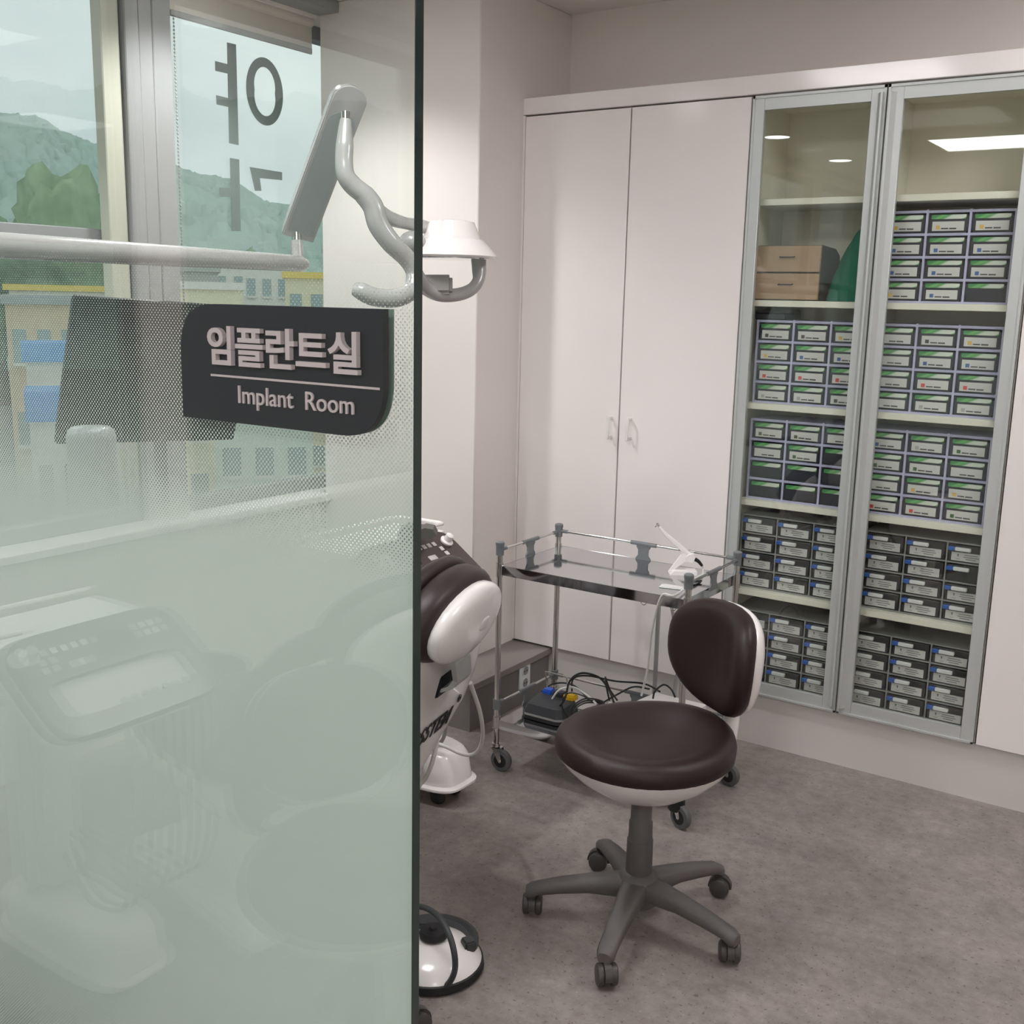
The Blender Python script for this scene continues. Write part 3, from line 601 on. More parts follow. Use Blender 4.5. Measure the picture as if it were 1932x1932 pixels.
def rail(a, b, z, zt, bracket=True):
    a, b = V(a), V(b); d = (b-a).normalized(); n_ = V((0, 0, 1)).cross(d)
    r = obj('rail', MB().cyl(a, b, .0042, n=12), 'steel', tr)
    obj('rail_socket', MB().cyl(a+d*.010, a+d*.034, .0062, n=12), 'joint_grey', r); obj('rail_socket', MB().cyl(b-d*.010, b-d*.034, .0062, n=12), 'joint_grey', r)
    if bracket:
        m_ = (a+b)/2; h = MB().cyl(m_-d*.045, m_+d*.045, .0068, n=12)
        pts = [(-.024, 0), (-.024, -.012), (-.018, -.020), (-.018, zt-z+.014), (-.026, zt-z+.004), (-.026, zt-z-.008), (.026, zt-z-.008), (.026, zt-z+.004), (.018, zt-z+.014), (.018, -.020), (.024, -.012), (.024, 0)]
        h.prism(pts, m_-n_*.0025, d, (0, 0, 1), n_, .005); obj('rail_bracket', h, 'joint_grey', r, smooth=False)
zr = .735
rail((X0, Y0, zr-.003), (X0, Y1, zr-.003), zr-.003, .683); rail((X0, Y1, zr), (X1, Y1, zr), zr, .683); rail((X1, Y0, zr-.003), (X1, Y1, zr-.003), zr-.003, .683)
zr = .226
rail((X0, Y0, zr), (X0, Y1, zr), zr, .172); rail((X0, Y1, zr), (X1, Y1, zr), zr, .172); rail((X1, Y0, zr), (X1, Y1, zr), zr, .172)
# scaler handpiece on its cradle (upper tray)
bp = PZ(1288, 1082, .683)
hp = thing('handpiece_cradle', 'white plastic wedge cradle on the upper tray', 'holder', bp)
f = CRT.copy(); f.z = 0; f.normalize(); g_ = V((-f.y, f.x, 0)); up = V((0, 0, 1))
mb = MB().prism([(-.042, 0), (.040, 0), (.040, .012), (-.030, .012)], bp-g_*.024, f, up, g_, .048)
obj('base', mb, 'white_plastic', hp)
obj('upright', MB().prism([(-.042, .004), (-.026, .012), (.006, .036), (.026, .036), (.032, .062), (.010, .066), (-.004, .060)], bp+g_*.002, f, up, g_, .016), 'white_plastic', hp)
obj('clip', MB().cyl(bp+f*.020+up*.050-g_*.012, bp+f*.020+up*.050+g_*.03, .0125, n=18), 'white_plastic', hp)
hd = thing('dental_handpiece', 'white camera-like handpiece with silver tip resting in the cradle', 'handpiece', bp+up*.05)
p0 = bp+f*.034+up*.045+g_*.009; dirh = (f*-.118+up*.098).normalized()
obj('barrel', MB().tube([p0, p0+dirh*.05, p0+dirh*.10, p0+dirh*.118, p0+dirh*.146+up*.006], [.0075, .0085, .0075, .006, .0045], n=12), 'white_plastic', hd)
obj('tip', MB().cyl(p0+dirh*.142+up*.005, p0+dirh*.156+up*.010, .0042, .003, n=10).cyl(p0+dirh*.152+up*.0-f*.008, p0+dirh*.154+up*.008+f*.004, .002, n=8), 'chrome', hd)
obj('strain_relief', MB().tube([p0, p0+f*.014-up*.008, p0+f*.026-up*.022], [.0065, .0055, .004], n=10), 'cable_black', hd)
cab = MB().tube([p0+f*.026-up*.022, p0+f*.029-up*.034, p0+f*.022-up*.0425+g_*-.03, bp+f*.03-g_*.075+up*.006, V((X1-.035, Y0-.006, .692)), PY(1248, 1125, Y0-.02), PY(1230, 1190, Y0+.02), PY(1222, 1260, Y0+.06), PY(1210, 1312, Y0+.11)], .0034, n=8)
obj('cord', cab, 'cable_white', hd)
one('folded_papers', MB().box((-.035, -.018, 0), (.035, .018, .0015), mat=Matrix.Translation(PZ(1268, 1108, .684)) @ Matrix.Rotation(.2, 4, 'Z')).box((-.03, -.014, .0016), (.03, .016, .003), mat=Matrix.Translation(PZ(1268, 1108, .684)) @ Matrix.Rotation(.1, 4, 'Z')), 'card_white', 'small folded white papers at the front corner of the upper tray', 'paper', PZ(1268, 1108, .684))
one('black_pen', MB().tube([PZ(1302, 1098, .689), PZ(1324, 1096, .689)], [.004, .0025], n=8).ell(PZ(1303, 1096, .690), (.006, 0, 0), (0, .006, 0), (0, 0, .005), nu=10, nv=6), 'cable_black', 'small black instrument lying at the right end of the upper tray', 'instrument', PZ(1310, 1097, .685))
# foot pedal on the lower tray
pc = PZ(1040, 1352, .174)
pd = thing('foot_pedal', 'black surgical foot pedal with blue and yellow buttons on the lower tray', 'foot pedal', pc)
fx, fy = V((1, .02, 0)).normalized(), V((-.02, 1, 0)).normalized()
def pw(pts, z, t, mat, name): 
    return obj(name, MB().prism(pts, pc+up*z, fx, fy, up, t), mat, pd)
bo = [(-.078, -.045), (-.066, -.060), (.050, -.060), (.070, -.046), (.082, .035), (.060, .062), (-.052, .062), (-.074, .035)]
pw(bo, 0, .012, 'black_rubber', 'base_plate'); pw([(a*.985, b*.985) for a, b in bo], .012, .008, 'hose_grey', 'trim_band')
tp = MB(); lo = [pc+fx*a+fy*b+up*.020 for a, b in bo]; hi = [pc+fx*(a*.86)+fy*(b*.84)+up*(.048+.010*(b > 0)) for a, b in bo]
tp.add(lo+hi, [list(range(8))[::-1], list(range(8, 16))]+[[i, (i+1) % 8, 8+(i+1) % 8, 8+i] for i in range(8)]); obj('pedal_top', tp, 'pedal_black', pd, smooth=False)
for a, b, m_, nm in ((-.058, -.022, 'pedal_blue', 'blue_button'), (-.021, .022, 'pedal_black', 'middle_button'), (.023, .064, 'pedal_yellow', 'yellow_button')):
    obj(nm, MB().box((a, -.016, 0), (b, .016, .020), .004, 2, Matrix.Translation(pc+fy*.048+up*.052)), m_, pd)
wl_ = [pc+fx*-.050+fy*.055+up*.045, pc+fx*-.056+fy*.060+up*.085, pc+fx*-.062+fy*.060+up*.118, pc+fx*-.055+fy*.060+up*.123, pc+fx*.010+fy*.062+up*.120, pc+fx*.018+fy*.062+up*.113, pc+fx*.022+fy*.062+up*.08, pc+fx*.018+fy*.058+up*.045]
obj('wire_handle', MB().tube(wl_, .0024, n=8, sub=3), 'steel', pd)
# control box, power bar and cables on the lower tray
cb = PZ(1228, 1318, .174); cb.y = 2.83
ct = thing('control_box', 'white flat control box on the lower tray behind the stool seat', 'control unit', (-1.37, 2.86, .174))
obj('housing', MB().prism([(-1.475, 2.775), (-1.29, 2.775), (-1.265, 2.80), (-1.265, 3.0), (-1.44, 3.0)], (0, 0, .174), (1, 0, 0), (0, 1, 0), (0, 0, 1), .092), 'white_matte', ct, smooth=False)
obj('front_panel', MB().box((-1.46, 2.772, .182), (-1.30, 2.775, .240)), 'screen_dark', ct)
one('power_brick', MB().box((-1.60, 2.90, .174), (-1.50, 2.98, .206), .006, 2), 'white_matte', 'pale grey power supply box among the black cables on the lower tray', 'power supply', (-1.55, 2.94, .174))
def cable(pts, r, mat, label): one('cable', MB().tube(pts, r, n=8), mat, label, 'cable', pts[0], 'cables on the lower tray')
L_ = lambda u, v, y: PY(u, v, y)
cable([L_(1037, 1352, 2.83), L_(1064, 1322, 2.80), L_(1075, 1285, 2.86), L_(1098, 1270, 2.90), L_(1130, 1278, 2.94), L_(1148, 1300, 2.93), L_(1158, 1325, 2.88)], .0036, 'cable_black', 'thick black cable arching high above the foot pedal')
cable([L_(1079, 1305, 2.86), L_(1082, 1280, 2.88), L_(1110, 1275, 2.92), L_(1160, 1285, 2.96), L_(1215, 1290, 2.97), L_(1245, 1305, 2.93)], .003, 'cable_black', 'black cable running right along the back rail to the control box')
cable([L_(1100, 1345, 2.80), L_(1130, 1330, 2.82), L_(1165, 1310, 2.90), L_(1195, 1296, 2.93), L_(1225, 1300, 2.92)], .003, 'cable_black', 'black cable sloping up from behind the seat towards the control box')
cable([L_(1040, 1322, 2.83), L_(1055, 1302, 2.84), L_(1082, 1297, 2.86), L_(1108, 1312, 2.84), L_(1125, 1328, 2.80)], .0034, 'cable_white', 'white cable curving over the yellow pedal button')
cable([L_(1022, 1305, 2.90), L_(1045, 1290, 2.90), L_(1080, 1292, 2.90), L_(1110, 1318, 2.86), L_(1130, 1335, 2.82), L_(1100, 1350, 2.78)], .0028, 'cable_black', 'thin black cable looping from the back corner post')
cable([L_(1075, 1360, 2.77), L_(1060, 1330, 2.76), L_(1072, 1308, 2.77), L_(1098, 1312, 2.78), L_(1112, 1322, 2.79)], .0022, 'cable_black', 'thin black cable loop lying over the right side of the foot pedal')
cable([L_(1150, 1322, 2.84), L_(1145, 1300, 2.84), L_(1142, 1278, 2.85), L_(1150, 1300, 2.86), L_(1165, 1322, 2.86)], .003, 'cable_black', 'upright bend of black cable in the middle of the lower tray')
cable([L_(1232, 1318, 2.85), L_(1236, 1304, 2.85), L_(1252, 1292, 2.85), L_(1266, 1300, 2.85), L_(1274, 1316, 2.85)], .003, 'cable_black', 'short black cable arch on top of the white control box')
for k in range(3): cable([L_(1085-3*k, 1362-2*k, 2.76), L_(1082-2*k, 1342-3*k, 2.77), L_(1105, 1326-4*k, 2.80), L_(1140, 1330-2*k, 2.83), L_(1120, 1350-2*k, 2.79)], .0026, 'cable_black', ('lowest', 'middle', 'topmost')[k]+' of three coiled black cables beside the foot pedal')
q0 = PY(1243, 1140, 3.25); one('grey_pole', MB().box((q0.x-.007, 3.245, .0), (q0.x+.007, 3.255, PY(1243, 1126, 3.25).z), .002, 1), 'hose_grey', 'slim flat grey pole standing behind the trolley', 'pole', (q0.x, 3.25, 0))
one('grey_hose', MB().tube([PY(1263, 1128, 3.2), PY(1270, 1160, 3.2), PY(1277, 1210, 3.18), PY(1279, 1260, 3.14), PY(1276, 1320, 3.10), V((-1.30, 3.075, .20))], .006, n=8), 'hose_grey', 'grey hose hanging down behind the front right trolley post', 'hose', PY(1263, 1128, 3.2))

# ================================================================ dental chair
TH = math.radians(15)
cW = V((-.22, .975, 0)).normalized(); cF = V((cW.y, -cW.x, 0)); cU = cF*math.sin(TH)+V((0, 0, math.cos(TH))); cN = -cF*math.cos(TH)+V((0, 0, math.sin(TH)))
T0 = PY(820, 1372, 2.0)
def make_chair():
    base = V((T0.x-.62, T0.y-.14, 0))
    t = thing('dental_chair', 'white dental chair with dark brown padding, its back turned to the camera', 'dental chair', base, 'dental chairs')
    w0 = -.01; hl = [(.225, .20), (.238, .09), (.214, .013), (.148, -.046), (.07, -.108)]
    ol = [(0, -.168)]+[(a, b) for a, b in hl[::-1]]+[(.20, .27), (.12, .31), (0, .32), (-.12, .31), (-.20, .27)]+[(-a, b) for a, b in hl]
    mid = .09; olc = [(a, b-mid) for a, b in ol]
    O = T0+cW*w0+cU*mid
    # densify
    dn = []
    for i in range(len(olc)):
        a, b = olc[i], olc[(i+1) % len(olc)]
        for k in range(3): dn.append((a[0]+(b[0]-a[0])*k/3, a[1]+(b[1]-a[1])*k/3))
    sh = obj('back_shell', MB().pillow(dn, O+cN*.028, cW, cU, cN, .012, .030, p=9), 'white_plastic', t, ang=80)
    cu = [(a, b) for a, b in se(.262, .27, 3.0)]
    obj('back_cushion', MB().pillow(cu, O+cU*-.005+cN*.085, cW, cU, cN, .040, .045, p=5), 'chair_leather', t, ang=80)
    # lettering on the back shell
    s_ = text_mb('OSSTEM', .062, T0-cN*.0042, cW, cU, -cN, .0016, offset=.0012, shear=.35)
    ws = [(V(q)-T0).dot(cW) for q in s_.v]; k_ = .236/(max(ws)-min(ws)); m_ = min(ws)
    s_.v = [tuple(V(q)+cW*(-.150+((V(q)-T0).dot(cW)-m_)*k_-(V(q)-T0).dot(cW))-cU*.012) for q in s_.v]
    obj('lettering', s_, 'cable_black', sh, smooth=False)
    obj('lettering', text_mb('®', .03, T0+cW*.105+cU*.030-cN*.0042, cW, cU, -cN, .0016), 'cable_black', sh, smooth=False)
    # slot and headrest arm
    SC = T0+cW*-.012+cU*.135-cN*.001
    obj('slot', MB().obox(SC, (cW, cU, cN), (.052, .030, .006), .004), 'black_rubber', sh)
    HC = PY(879, 1172, 1.93)
    pa = [HC-cU*.055+cN*.010, HC-cU*.092-cN*.004, SC-cN*.030+cU*.030, SC-cN*.022+cU*.010, SC+cN*.004-cU*.012]
    def ribbon(pts, wv_, nt_): 
        m_ = MB(); vv = []
        for q in pts:
            for sw, sn in ((-1, 0), (1, 0), (1, 1), (-1, 1)): vv.append(q+wv_*sw+nt_*sn)
        k_ = len(pts); return m_.add(vv, [[i*4+j, i*4+(j+1) % 4, (i+1)*4+(j+1) % 4, (i+1)*4+j] for i in range(k_-1) for j in range(4)]+[[3, 2, 1, 0], [(k_-1)*4+j for j in range(4)]])
    obj('headrest_arm', ribbon(pa, cW*.042, -cN*.014), 'aluminium', t, smooth=False)
    hr = obj('headrest_shell', MB().ell(HC, cW*.178, cU*.092, cN*.036, .75, 1.0), 'white_plastic', t, ang=80)
    obj('headrest_button', MB().ell(HC-cN*.033+cW*.03, cW*.030, cU*.018, cN*.006, .8, .8), 'white_matte', hr)
    obj('headrest_cushion', MB().ell(HC+cN*.048+cU*.004, cW*.195, cU*.108, cN*.046, .6, .95), 'chair_leather', t, ang=80)
    obj('headrest_pillow', MB().ell(HC+cN*.100+cU*.012, cW*.195, cU*.104, cN*.024, .6, .95), 'chair_leather', t, ang=80)
    # seat, leg rest and pedestal (mostly behind the film)
    fw = -cF; sc_ = O-cU*.30+cN*.05; sc_.z = .44
    obj('seat_cushion', MB().pillow(se(.30, .25, 3.5), sc_+fw*.30, fw, cW, (0, 0, 1), .07, .05, p=5), 'chair_leather', t, ang=80)
    obj('leg_rest', MB().pillow(se(.34, .22, 3.5), sc_+fw*.93+V((0, 0, -.05)), (fw+V((0, 0, -.25))).normalized(), cW, (V((0, 0, 1))+fw*.25).normalized(), .05, .05, p=5), 'chair_leather', t, ang=80)
    obj('seat_shell', MB().pillow(se(.36, .23, 3.5), sc_+fw*.28+V((0, 0, -.06)), fw, cW, (0, 0, 1), .03, .08, p=4), 'white_plastic', t, ang=80)
    pc_ = sc_+fw*.35; pc_.z = 0
    obj('pedestal', MB().obox(pc_+V((0, 0, .20)), (fw, cW, V((0, 0, 1))), (.16, .12, .15), .03, 3), 'white_plastic', t)
    obj('base', MB().obox(pc_+V((0, 0, .03)), (fw, cW, V((0, 0, 1))), (.32, .2, .03), .02, 3), 'white_plastic', t)
    return t
chair = make_chair()

# ================================================================ delivery cart with control panel
def make_cart():
    t = thing('delivery_cart', 'white dental delivery cart with brown control panel behind the chair headrest', 'dental cart', (0, 0, 0), 'delivery carts')
    def ring(a, b, z, cx=-.02): return [(cx+x, .045+y*.72, z) for x, y in se(a, b, 4.0, 40)]
    R_s = [ring(.232, .130, .052), ring(.240, .138, .058), ring(.240, .138, .064), ring(.226, .124, .070), ring(.214, .118, .138), ring(.200, .106, .158), ring(.186, .094, .165)]
    n_ = 40; m = MB().add([q for r in R_s for q in r], [[i*n_+j, i*n_+(j+1) % n_, (i+1)*n_+(j+1) % n_, (i+1)*n_+j] for i in range(len(R_s)-1) for j in range(n_)]+[list(range(n_))[::-1], [(len(R_s)-1)*n_+j for j in range(n_)]])
    obj('foot', m, 'white_plastic', t, ang=35)
    for x, y in ((.145, .078), (.145, -.0), (-.19, .08), (-.19, .01)): obj('caster', MB().ell((x, y, .026), (.026, 0, 0), (0, .018, 0), (0, 0, .026), .8).cyl((x, y, .03), (x, y, .06), .012, n=12), 'black_rubber', t)
    obj('column', MB().box((-.19, -.015, .15), (-.07, .105, .70), .03, 4), 'white_plastic', t)
    obj('table', MB().box((-.24, -.24, .672), (.03, .24, .715), .018, 3), 'white_plastic', t)
    D = V((.82, 0, -.57)).normalized(); Wy = V((0, 1, 0)); Np = V((.57, 0, .82)).normalized(); O = V((-.01, 0, .795))
    # ring shaped brown panel
    ou = se(.135, .212, 6, 48); inn = se(.050, .155, 6, 48); c_o = .135; c_i = .175
    vs_ = []; fs = []
    for h in (0, .022):
        vs_ += [O+D*(c_o+a)+Wy*b+Np*(h-.022) for a, b in ou]; vs_ += [O+D*(c_i+a)+Wy*b+Np*(h-.022) for a, b in inn]
    n_ = 48
    for i in range(n_):
        j = (i+1) % n_
        fs += [[i, j, n_+j, n_+i], [2*n_+i, 3*n_+i, 3*n_+j, 2*n_+j], [i, 2*n_+i, 2*n_+j, j], [n_+i, n_+j, 3*n_+j, 3*n_+i]]
    pn = obj('control_panel', MB().add(vs_, fs), 'panel_brown', t)
    obj('tray_mat', MB().prism(inn, O+D*c_i-Np*.016, D, Wy, Np, .004), 'button_grey', pn)
    obj('housing', MB().prism(se(.12, .195, 6, 40), O+D*c_o-Np*.058, D, Wy, Np, .036), 'white_plastic', t)
    def btn(d, y, a=.008, b=.0075, m_='button_grey', nm='button'): obj(nm, MB().obox(O+D*d+Wy*y+Np*.001, (D, Wy, Np), (a, b, .0018), .001, 1), m_, pn)
    for k in range(5): btn(.052, .020+.0235*k)
    btn(.075, .128); btn(.096, .132); btn(.098, .062, .009, .017)
    for k in range(3): btn(.048, -.150+.022*k); btn(.072, -.150+.022*k)
    obj('screen', MB().obox(O+D*.075+Wy*-.045+Np*.0008, (D, Wy, Np), (.032, .048, .0008)), 'screen_dark', pn)
    obj('knob', MB().lathe([(.020, 0), (.021, .006), (.0135, .010), (.0125, .028), (.008, .031), (.001, .032)], O+D*.055+Wy*.172, Np), 'white_plastic', pn)
    obj('back_tray', MB().box((-.25, -.19, .76), (-.035, .27, .772), .005, 2), 'white_plastic', t)
    obj('tray_rail', MB().tube([(-.03, .12, .80), (-.035, .20, .80), (-.05, .262, .795), (-.12, .285, .79), (-.20, .28, .79), (-.25, .24, .79), (-.255, 0, .79), (-.25, -.19, .79)], .006, n=8), 'white_plastic', t)
    for k in range(5):
        y = -.19+.052*k; p = O+D*.235+Wy*y-Np*.05
        obj('hose', MB().tube([p+Np*.01, p+V((.012, 0, -.06)), p+V((.006, 0, -.22)), p+V((-.005, .002*k, -.36-.01*k)), p+V((-.05, .01, -.45)), p+V((-.14, .02, -.44)), V((-.13, .02+y*.15, .30))], .0062, n=8), 'hose_grey', t)
        obj('hose_grip', MB().cyl(p+Np*.045-D*.02, p-Np*.01, .010, .008, n=12), 'black_rubber', t)
    return t
cart = make_cart(); cart.location = (-2.0, 2.395, 0)
c2 = dup(cart, (-2.0, .37, 0), 0, 'white dental cart on the near side of the glass, seen only as a reflection')
ch2 = copy_tree(chair); ch2.location = chair.location + V((.02, -1.95, 0)); ch2['label'] = 'white dental chair on the near side of the glass, seen only as a faint reflection'
hz_ = V((-2.0, 2.395, 0))
one('rubber_block', MB().prism([(-.06, 0), (.035, 0), (.055, .012), (.045, .030), (.020, .034), (.012, .030), (-.03, .036), (-.055, .026)], PY(800, 1014, 2.45)-V((0, .03, 0)), V((.83, .557, 0)), (0, 0, 1), V((-.557, .83, 0)), .07), 'dark_card', 'dark grey rubber block on the cart behind the control panel', 'holder', PY(800, 1014, 2.45))
one('cart_hose', MB().tube([PY(887, 1288, 2.2), PY(893, 1305, 2.23), PY(906, 1345, 2.28), PY(911, 1385, 2.33), PY(905, 1412, 2.36), PY(890, 1424, 2.38), PY(868, 1421, 2.38), PY(840, 1408, 2.38), PY(800, 1396, 2.37)], .0058, n=10), 'cable_white', 'grey-white hose looping from the chair back down to the cart foot', 'hose', PY(887, 1288, 2.2))
for k, (a, b) in enumerate((((826, 1390), (815, 1440)), ((800, 1440), (798, 1465)))):
    one('chair_hose', MB().tube([PY(*a, 2.12), PY(*b, 2.1), PY(b[0]-18, b[1]+35, 2.1), PY(b[0]-50, b[1]+50, 2.1), PY(b[0]-120, b[1]+40, 2.12)], .0062, n=10), 'cable_white', ('grey-white hose dropping from under the chair back, nearer the cart caster', 'grey-white hose dropping from under the chair back at the glass edge')[k], 'hose', PY(*a, 2.12))

# ================================================================ operating light
lt_ = thing('dental_light', 'white dental operating light on a jointed arm behind the glass', 'lamp', PD(-70, 459, 1.9))
aR, aL = PD(576, 498, 2.98), PD(-70, 459, 1.9)
obj('long_arm', MB().tube([aL, aL.lerp(aR, .5), aL.lerp(aR, .97), aR], [.0245, .0235, .022, .014], n=18, spline=False), 'lamp_white_shaded', lt_)
fl = V((aL.x, aL.y, 0)); obj('post', MB().cyl(fl, aL+V((0, 0, .03)), .03, n=20), 'lamp_white_shaded', lt_)
j1 = PD(562, 492, 2.97); j2 = PD(560, 440, 2.97)
obj('swivel', MB().cyl(j1, PD(560, 455, 2.97), .0165, n=16), 'lamp_white_shaded', lt_); obj('swivel_pin', MB().cyl(PD(560, 456, 2.97), PD(559, 428, 2.965), .0135, n=16), 'chrome', lt_)
pA, pB = PD(562, 448, 2.975), PD(661, 184, 2.72)
ax = (pB-pA); ln = ax.length; ax.normalize(); wv = (CRT+CFW*.35); wv = (wv-ax*wv.dot(ax)).normalized(); nv = ax.cross(wv)
if nv.dot(CFW) > 0: nv = -nv
hw = .045; ol = [(-hw, 0), (-hw, ln-.01)]+[(-hw*math.cos(PI*k/12), ln-.01+hw*.9*math.sin(PI*k/12)) for k in range(1, 12)]+[(hw, ln-.01), (hw, 0)]
sa = MB().prism([(a*.94, b) for a, b in ol], pA, wv, ax, nv, .006)
sa.pillow([(a, b-ln/2) for a, b in ol], pA+ax*(ln/2), wv, ax, -nv, .052, 0.0, p=9)
obj('spring_arm', sa, 'lamp_white_shaded', lt_, ang=50)
obj('arm_cover', MB().prism([(a*.80, .02+b*.80) for a, b in ol], pA+nv*.006, wv, ax, nv, .0012), 'arm_grey', lt_)
q1 = PD(652, 212, 2.69); q2 = PD(652, 240, 2.69)
obj('drop_pin', MB().cyl(q1, q2, .0115, n=16), 'chrome', lt_)
obj('drop_tube', MB().tube([PD(652, 226, 2.69), PD(651, 250, 2.69), PD(650, 275, 2.69), PD(649, 305, 2.69), PD(652, 330, 2.69), PD(666, 350, 2.70), PD(690, 369, 2.71)], [.014, .019, .0225, .0225, .0235, .0245, .0245], n=18), 'lamp_white_shaded', lt_)
obj('yoke', MB().tube([PD(686, 366, 2.71), PD(704, 390, 2.72), PD(714, 424, 2.73), PD(738, 458, 2.75), PD(768, 488, 2.78), PD(780, 512, 2.79), PD(779, 534, 2.79)], [.026, .027, .027, .026, .024, .021, .018], n=18), 'lamp_white_shaded', lt_, ang=80)
obj('yoke_branch', MB().tube([PD(700, 385, 2.73), PD(728, 408, 2.77), PD(765, 421, 2.83), PD(800, 428, 2.88), PD(826, 440, 2.90)], [.030, .026, .020, .022, .024], n=18, flat=.7), 'lamp_white_shaded', lt_, ang=80)
obj('joint_ball', MB().ell(PD(778, 458, 2.83), CRT*.036, CDN*.030, CFW*.036), 'lamp_white_shaded', lt_)
obj('left_handle', MB().tube([PD(780, 520, 2.79), PD(779, 540, 2.785), PD(768, 555, 2.775), PD(740, 563, 2.76), PD(705, 560, 2.74), PD(682, 550, 2.73), PD(668, 545, 2.73)], [.019, .021, .023, .024, .024, .023, .016], n=16), 'lamp_white_shaded', lt_, ang=80)
obj('right_handle', MB().tube([PD(903, 490, 2.95), PD(904, 510, 2.95), PD(902, 530, 2.94), PD(888, 547, 2.93), PD(862, 556, 2.92), PD(830, 556, 2.90), PD(805, 544, 2.87), PD(790, 526, 2.83), PD(781, 508, 2.80)], [.021, .020, .0165, .017, .018, .019, .020, .020, .019], n=16), 'lamp_white_shaded', lt_, ang=80)
obj('sensor_box', MB().obox(PD(824, 538, 2.89), (CRT, CDN, CFW), (.042, .026, .018), .008), 'hose_grey', lt_)
hc = PD(852, 484, 2.90)
hd_ = obj('lamp_head', MB().lathe([(.004, .004), (.118, -.004), (.1225, .001), (.121, .005), (.088, .042), (.078, .046), (.070, .066), (.060, .090), (.040, .094), (.004, .095)], hc, (0, 0, 1), n=40), 'white_plastic', lt_, ang=30)
obj('reflector', MB().cyl(hc+V((0, 0, -.007)), hc+V((0, 0, -.003)), .10, n=32), 'steel_tray', hd_)

# ================================================================ monitor and white column behind the glass
tl, tr_ = PD(138, 557, 2.26), PD(486, 581, 2.56)
mx = (tr_-tl); mw = mx.length; mx.normalize(); _d = _ray(103, 836); bl_ = EYEP+_d*((tl-EYEP).dot(mx)/_d.dot(mx))
my = (bl_-tl); mh = my.length; my.normalize(); mn = mx.cross(my)
if mn.dot(CFW) < 0: mn = -mn
mo = thing('monitor', 'black flat monitor screen behind the dotted glass, left of the room sign', 'monitor', (tl+mx*mw/2+my*mh))
mc = tl+mx*mw/2+my*mh/2
obj('back_case', MB().obox(mc+mn*.022, (mx, my, mn), (mw/2-.01, mh/2-.01, .018), .008), 'sign_black', mo)
obj('bezel', MB().obox(mc, (mx, my, mn), (mw/2, mh/2, .008), .003), 'monitor_black', mo)
obj('screen', MB().obox(mc-mn*.0085, (mx, my, mn), (mw/2-.010, mh/2-.022, .0008)), 'monitor_black', mo)
pp = mc+mn*.06+mx*.02; obj('stand_pole', MB().cyl((pp.x, pp.y, .80), (pp.x, pp.y, pp.z), .016, n=14), 'guard_dark', mo); obj('stand_bracket', MB().tube([mc+mn*.03, V((pp.x, pp.y, mc.z))], .02, n=10), 'guard_dark', mo)
obj('stand_arm', MB().tube([V((pp.x, pp.y, .80)), V((aL.x+.03, aL.y, .80))], .018, n=10), 'guard_dark', mo)
wc_ = PD(171, 805, 1.95)
wcm = thing('water_column', 'pale grey rounded column standing in front of the monitor behind the glass', 'column', (wc_.x, wc_.y, 0))
obj('body', MB().lathe([(.043, 0), (.043, wc_.z-.018), (.040, wc_.z-.006), (.032, wc_.z), (.002, wc_.z+.002)], (wc_.x, wc_.y, 0), n=32), 'post_grey', wcm)
obj('foot', MB().lathe([(.12, 0), (.12, .015), (.05, .04), (.044, .05)], (wc_.x, wc_.y, 0), n=32), 'post_grey', wcm)

# ================================================================ foot control on the floor
fc = PZ(816, 1822, 0)
ft = thing('foot_control', 'round white foot control with black centre knob on the floor', 'foot control', fc)
obj('base', MB().lathe([(.004, 0), (.112, 0), (.118, .006), (.116, .022), (.108, .026)], fc, n=40), 'black_rubber', ft)
obj('rear_guard', MB().lathe([(.070, .02), (.104, .022), (.106, .044), (.094, .050), (.084, .046), (.076, .050), (.062, .047)], fc+V((-.022, .030, 0)), n=36), 'guard_dark', ft)
obj('cover', MB().lathe([(.112, .024), (.106, .034), (.085, .050), (.05, .062), (.02, .066), (.002, .067)], fc, n=40), 'white_plastic', ft, ang=80)
obj('knob', MB().lathe([(.022, .060), (.024, .068), (.032, .070), (.033, .080), (.029, .086), (.010, .087), (.008, .093), (.001, .094)], fc+V((-.004, .008, 0)), n=28), 'black_rubber', ft)
for u, v, rz in ((884, 1782, -.5), (795, 1748, .6)):
    q = PZ(u, v, .055); obj('side_button', MB().box((-.016, -.014, -.014), (.016, .014, .014), .004, 2, Matrix.Translation(q) @ Matrix.Rotation(rz, 4, 'Z')), 'guard_dark', ft)
obj('carry_handle', MB().tube([PZ(740, 1725, .10), PZ(770, 1712, .13), PZ(800, 1712, .15), PZ(828, 1730, .155), PZ(848, 1765, .14), PZ(858, 1805, .105), PZ(856, 1838, .055), PZ(838, 1862, .018), PZ(800, 1868, .012)], .0068, n=12), 'guard_dark', ft)

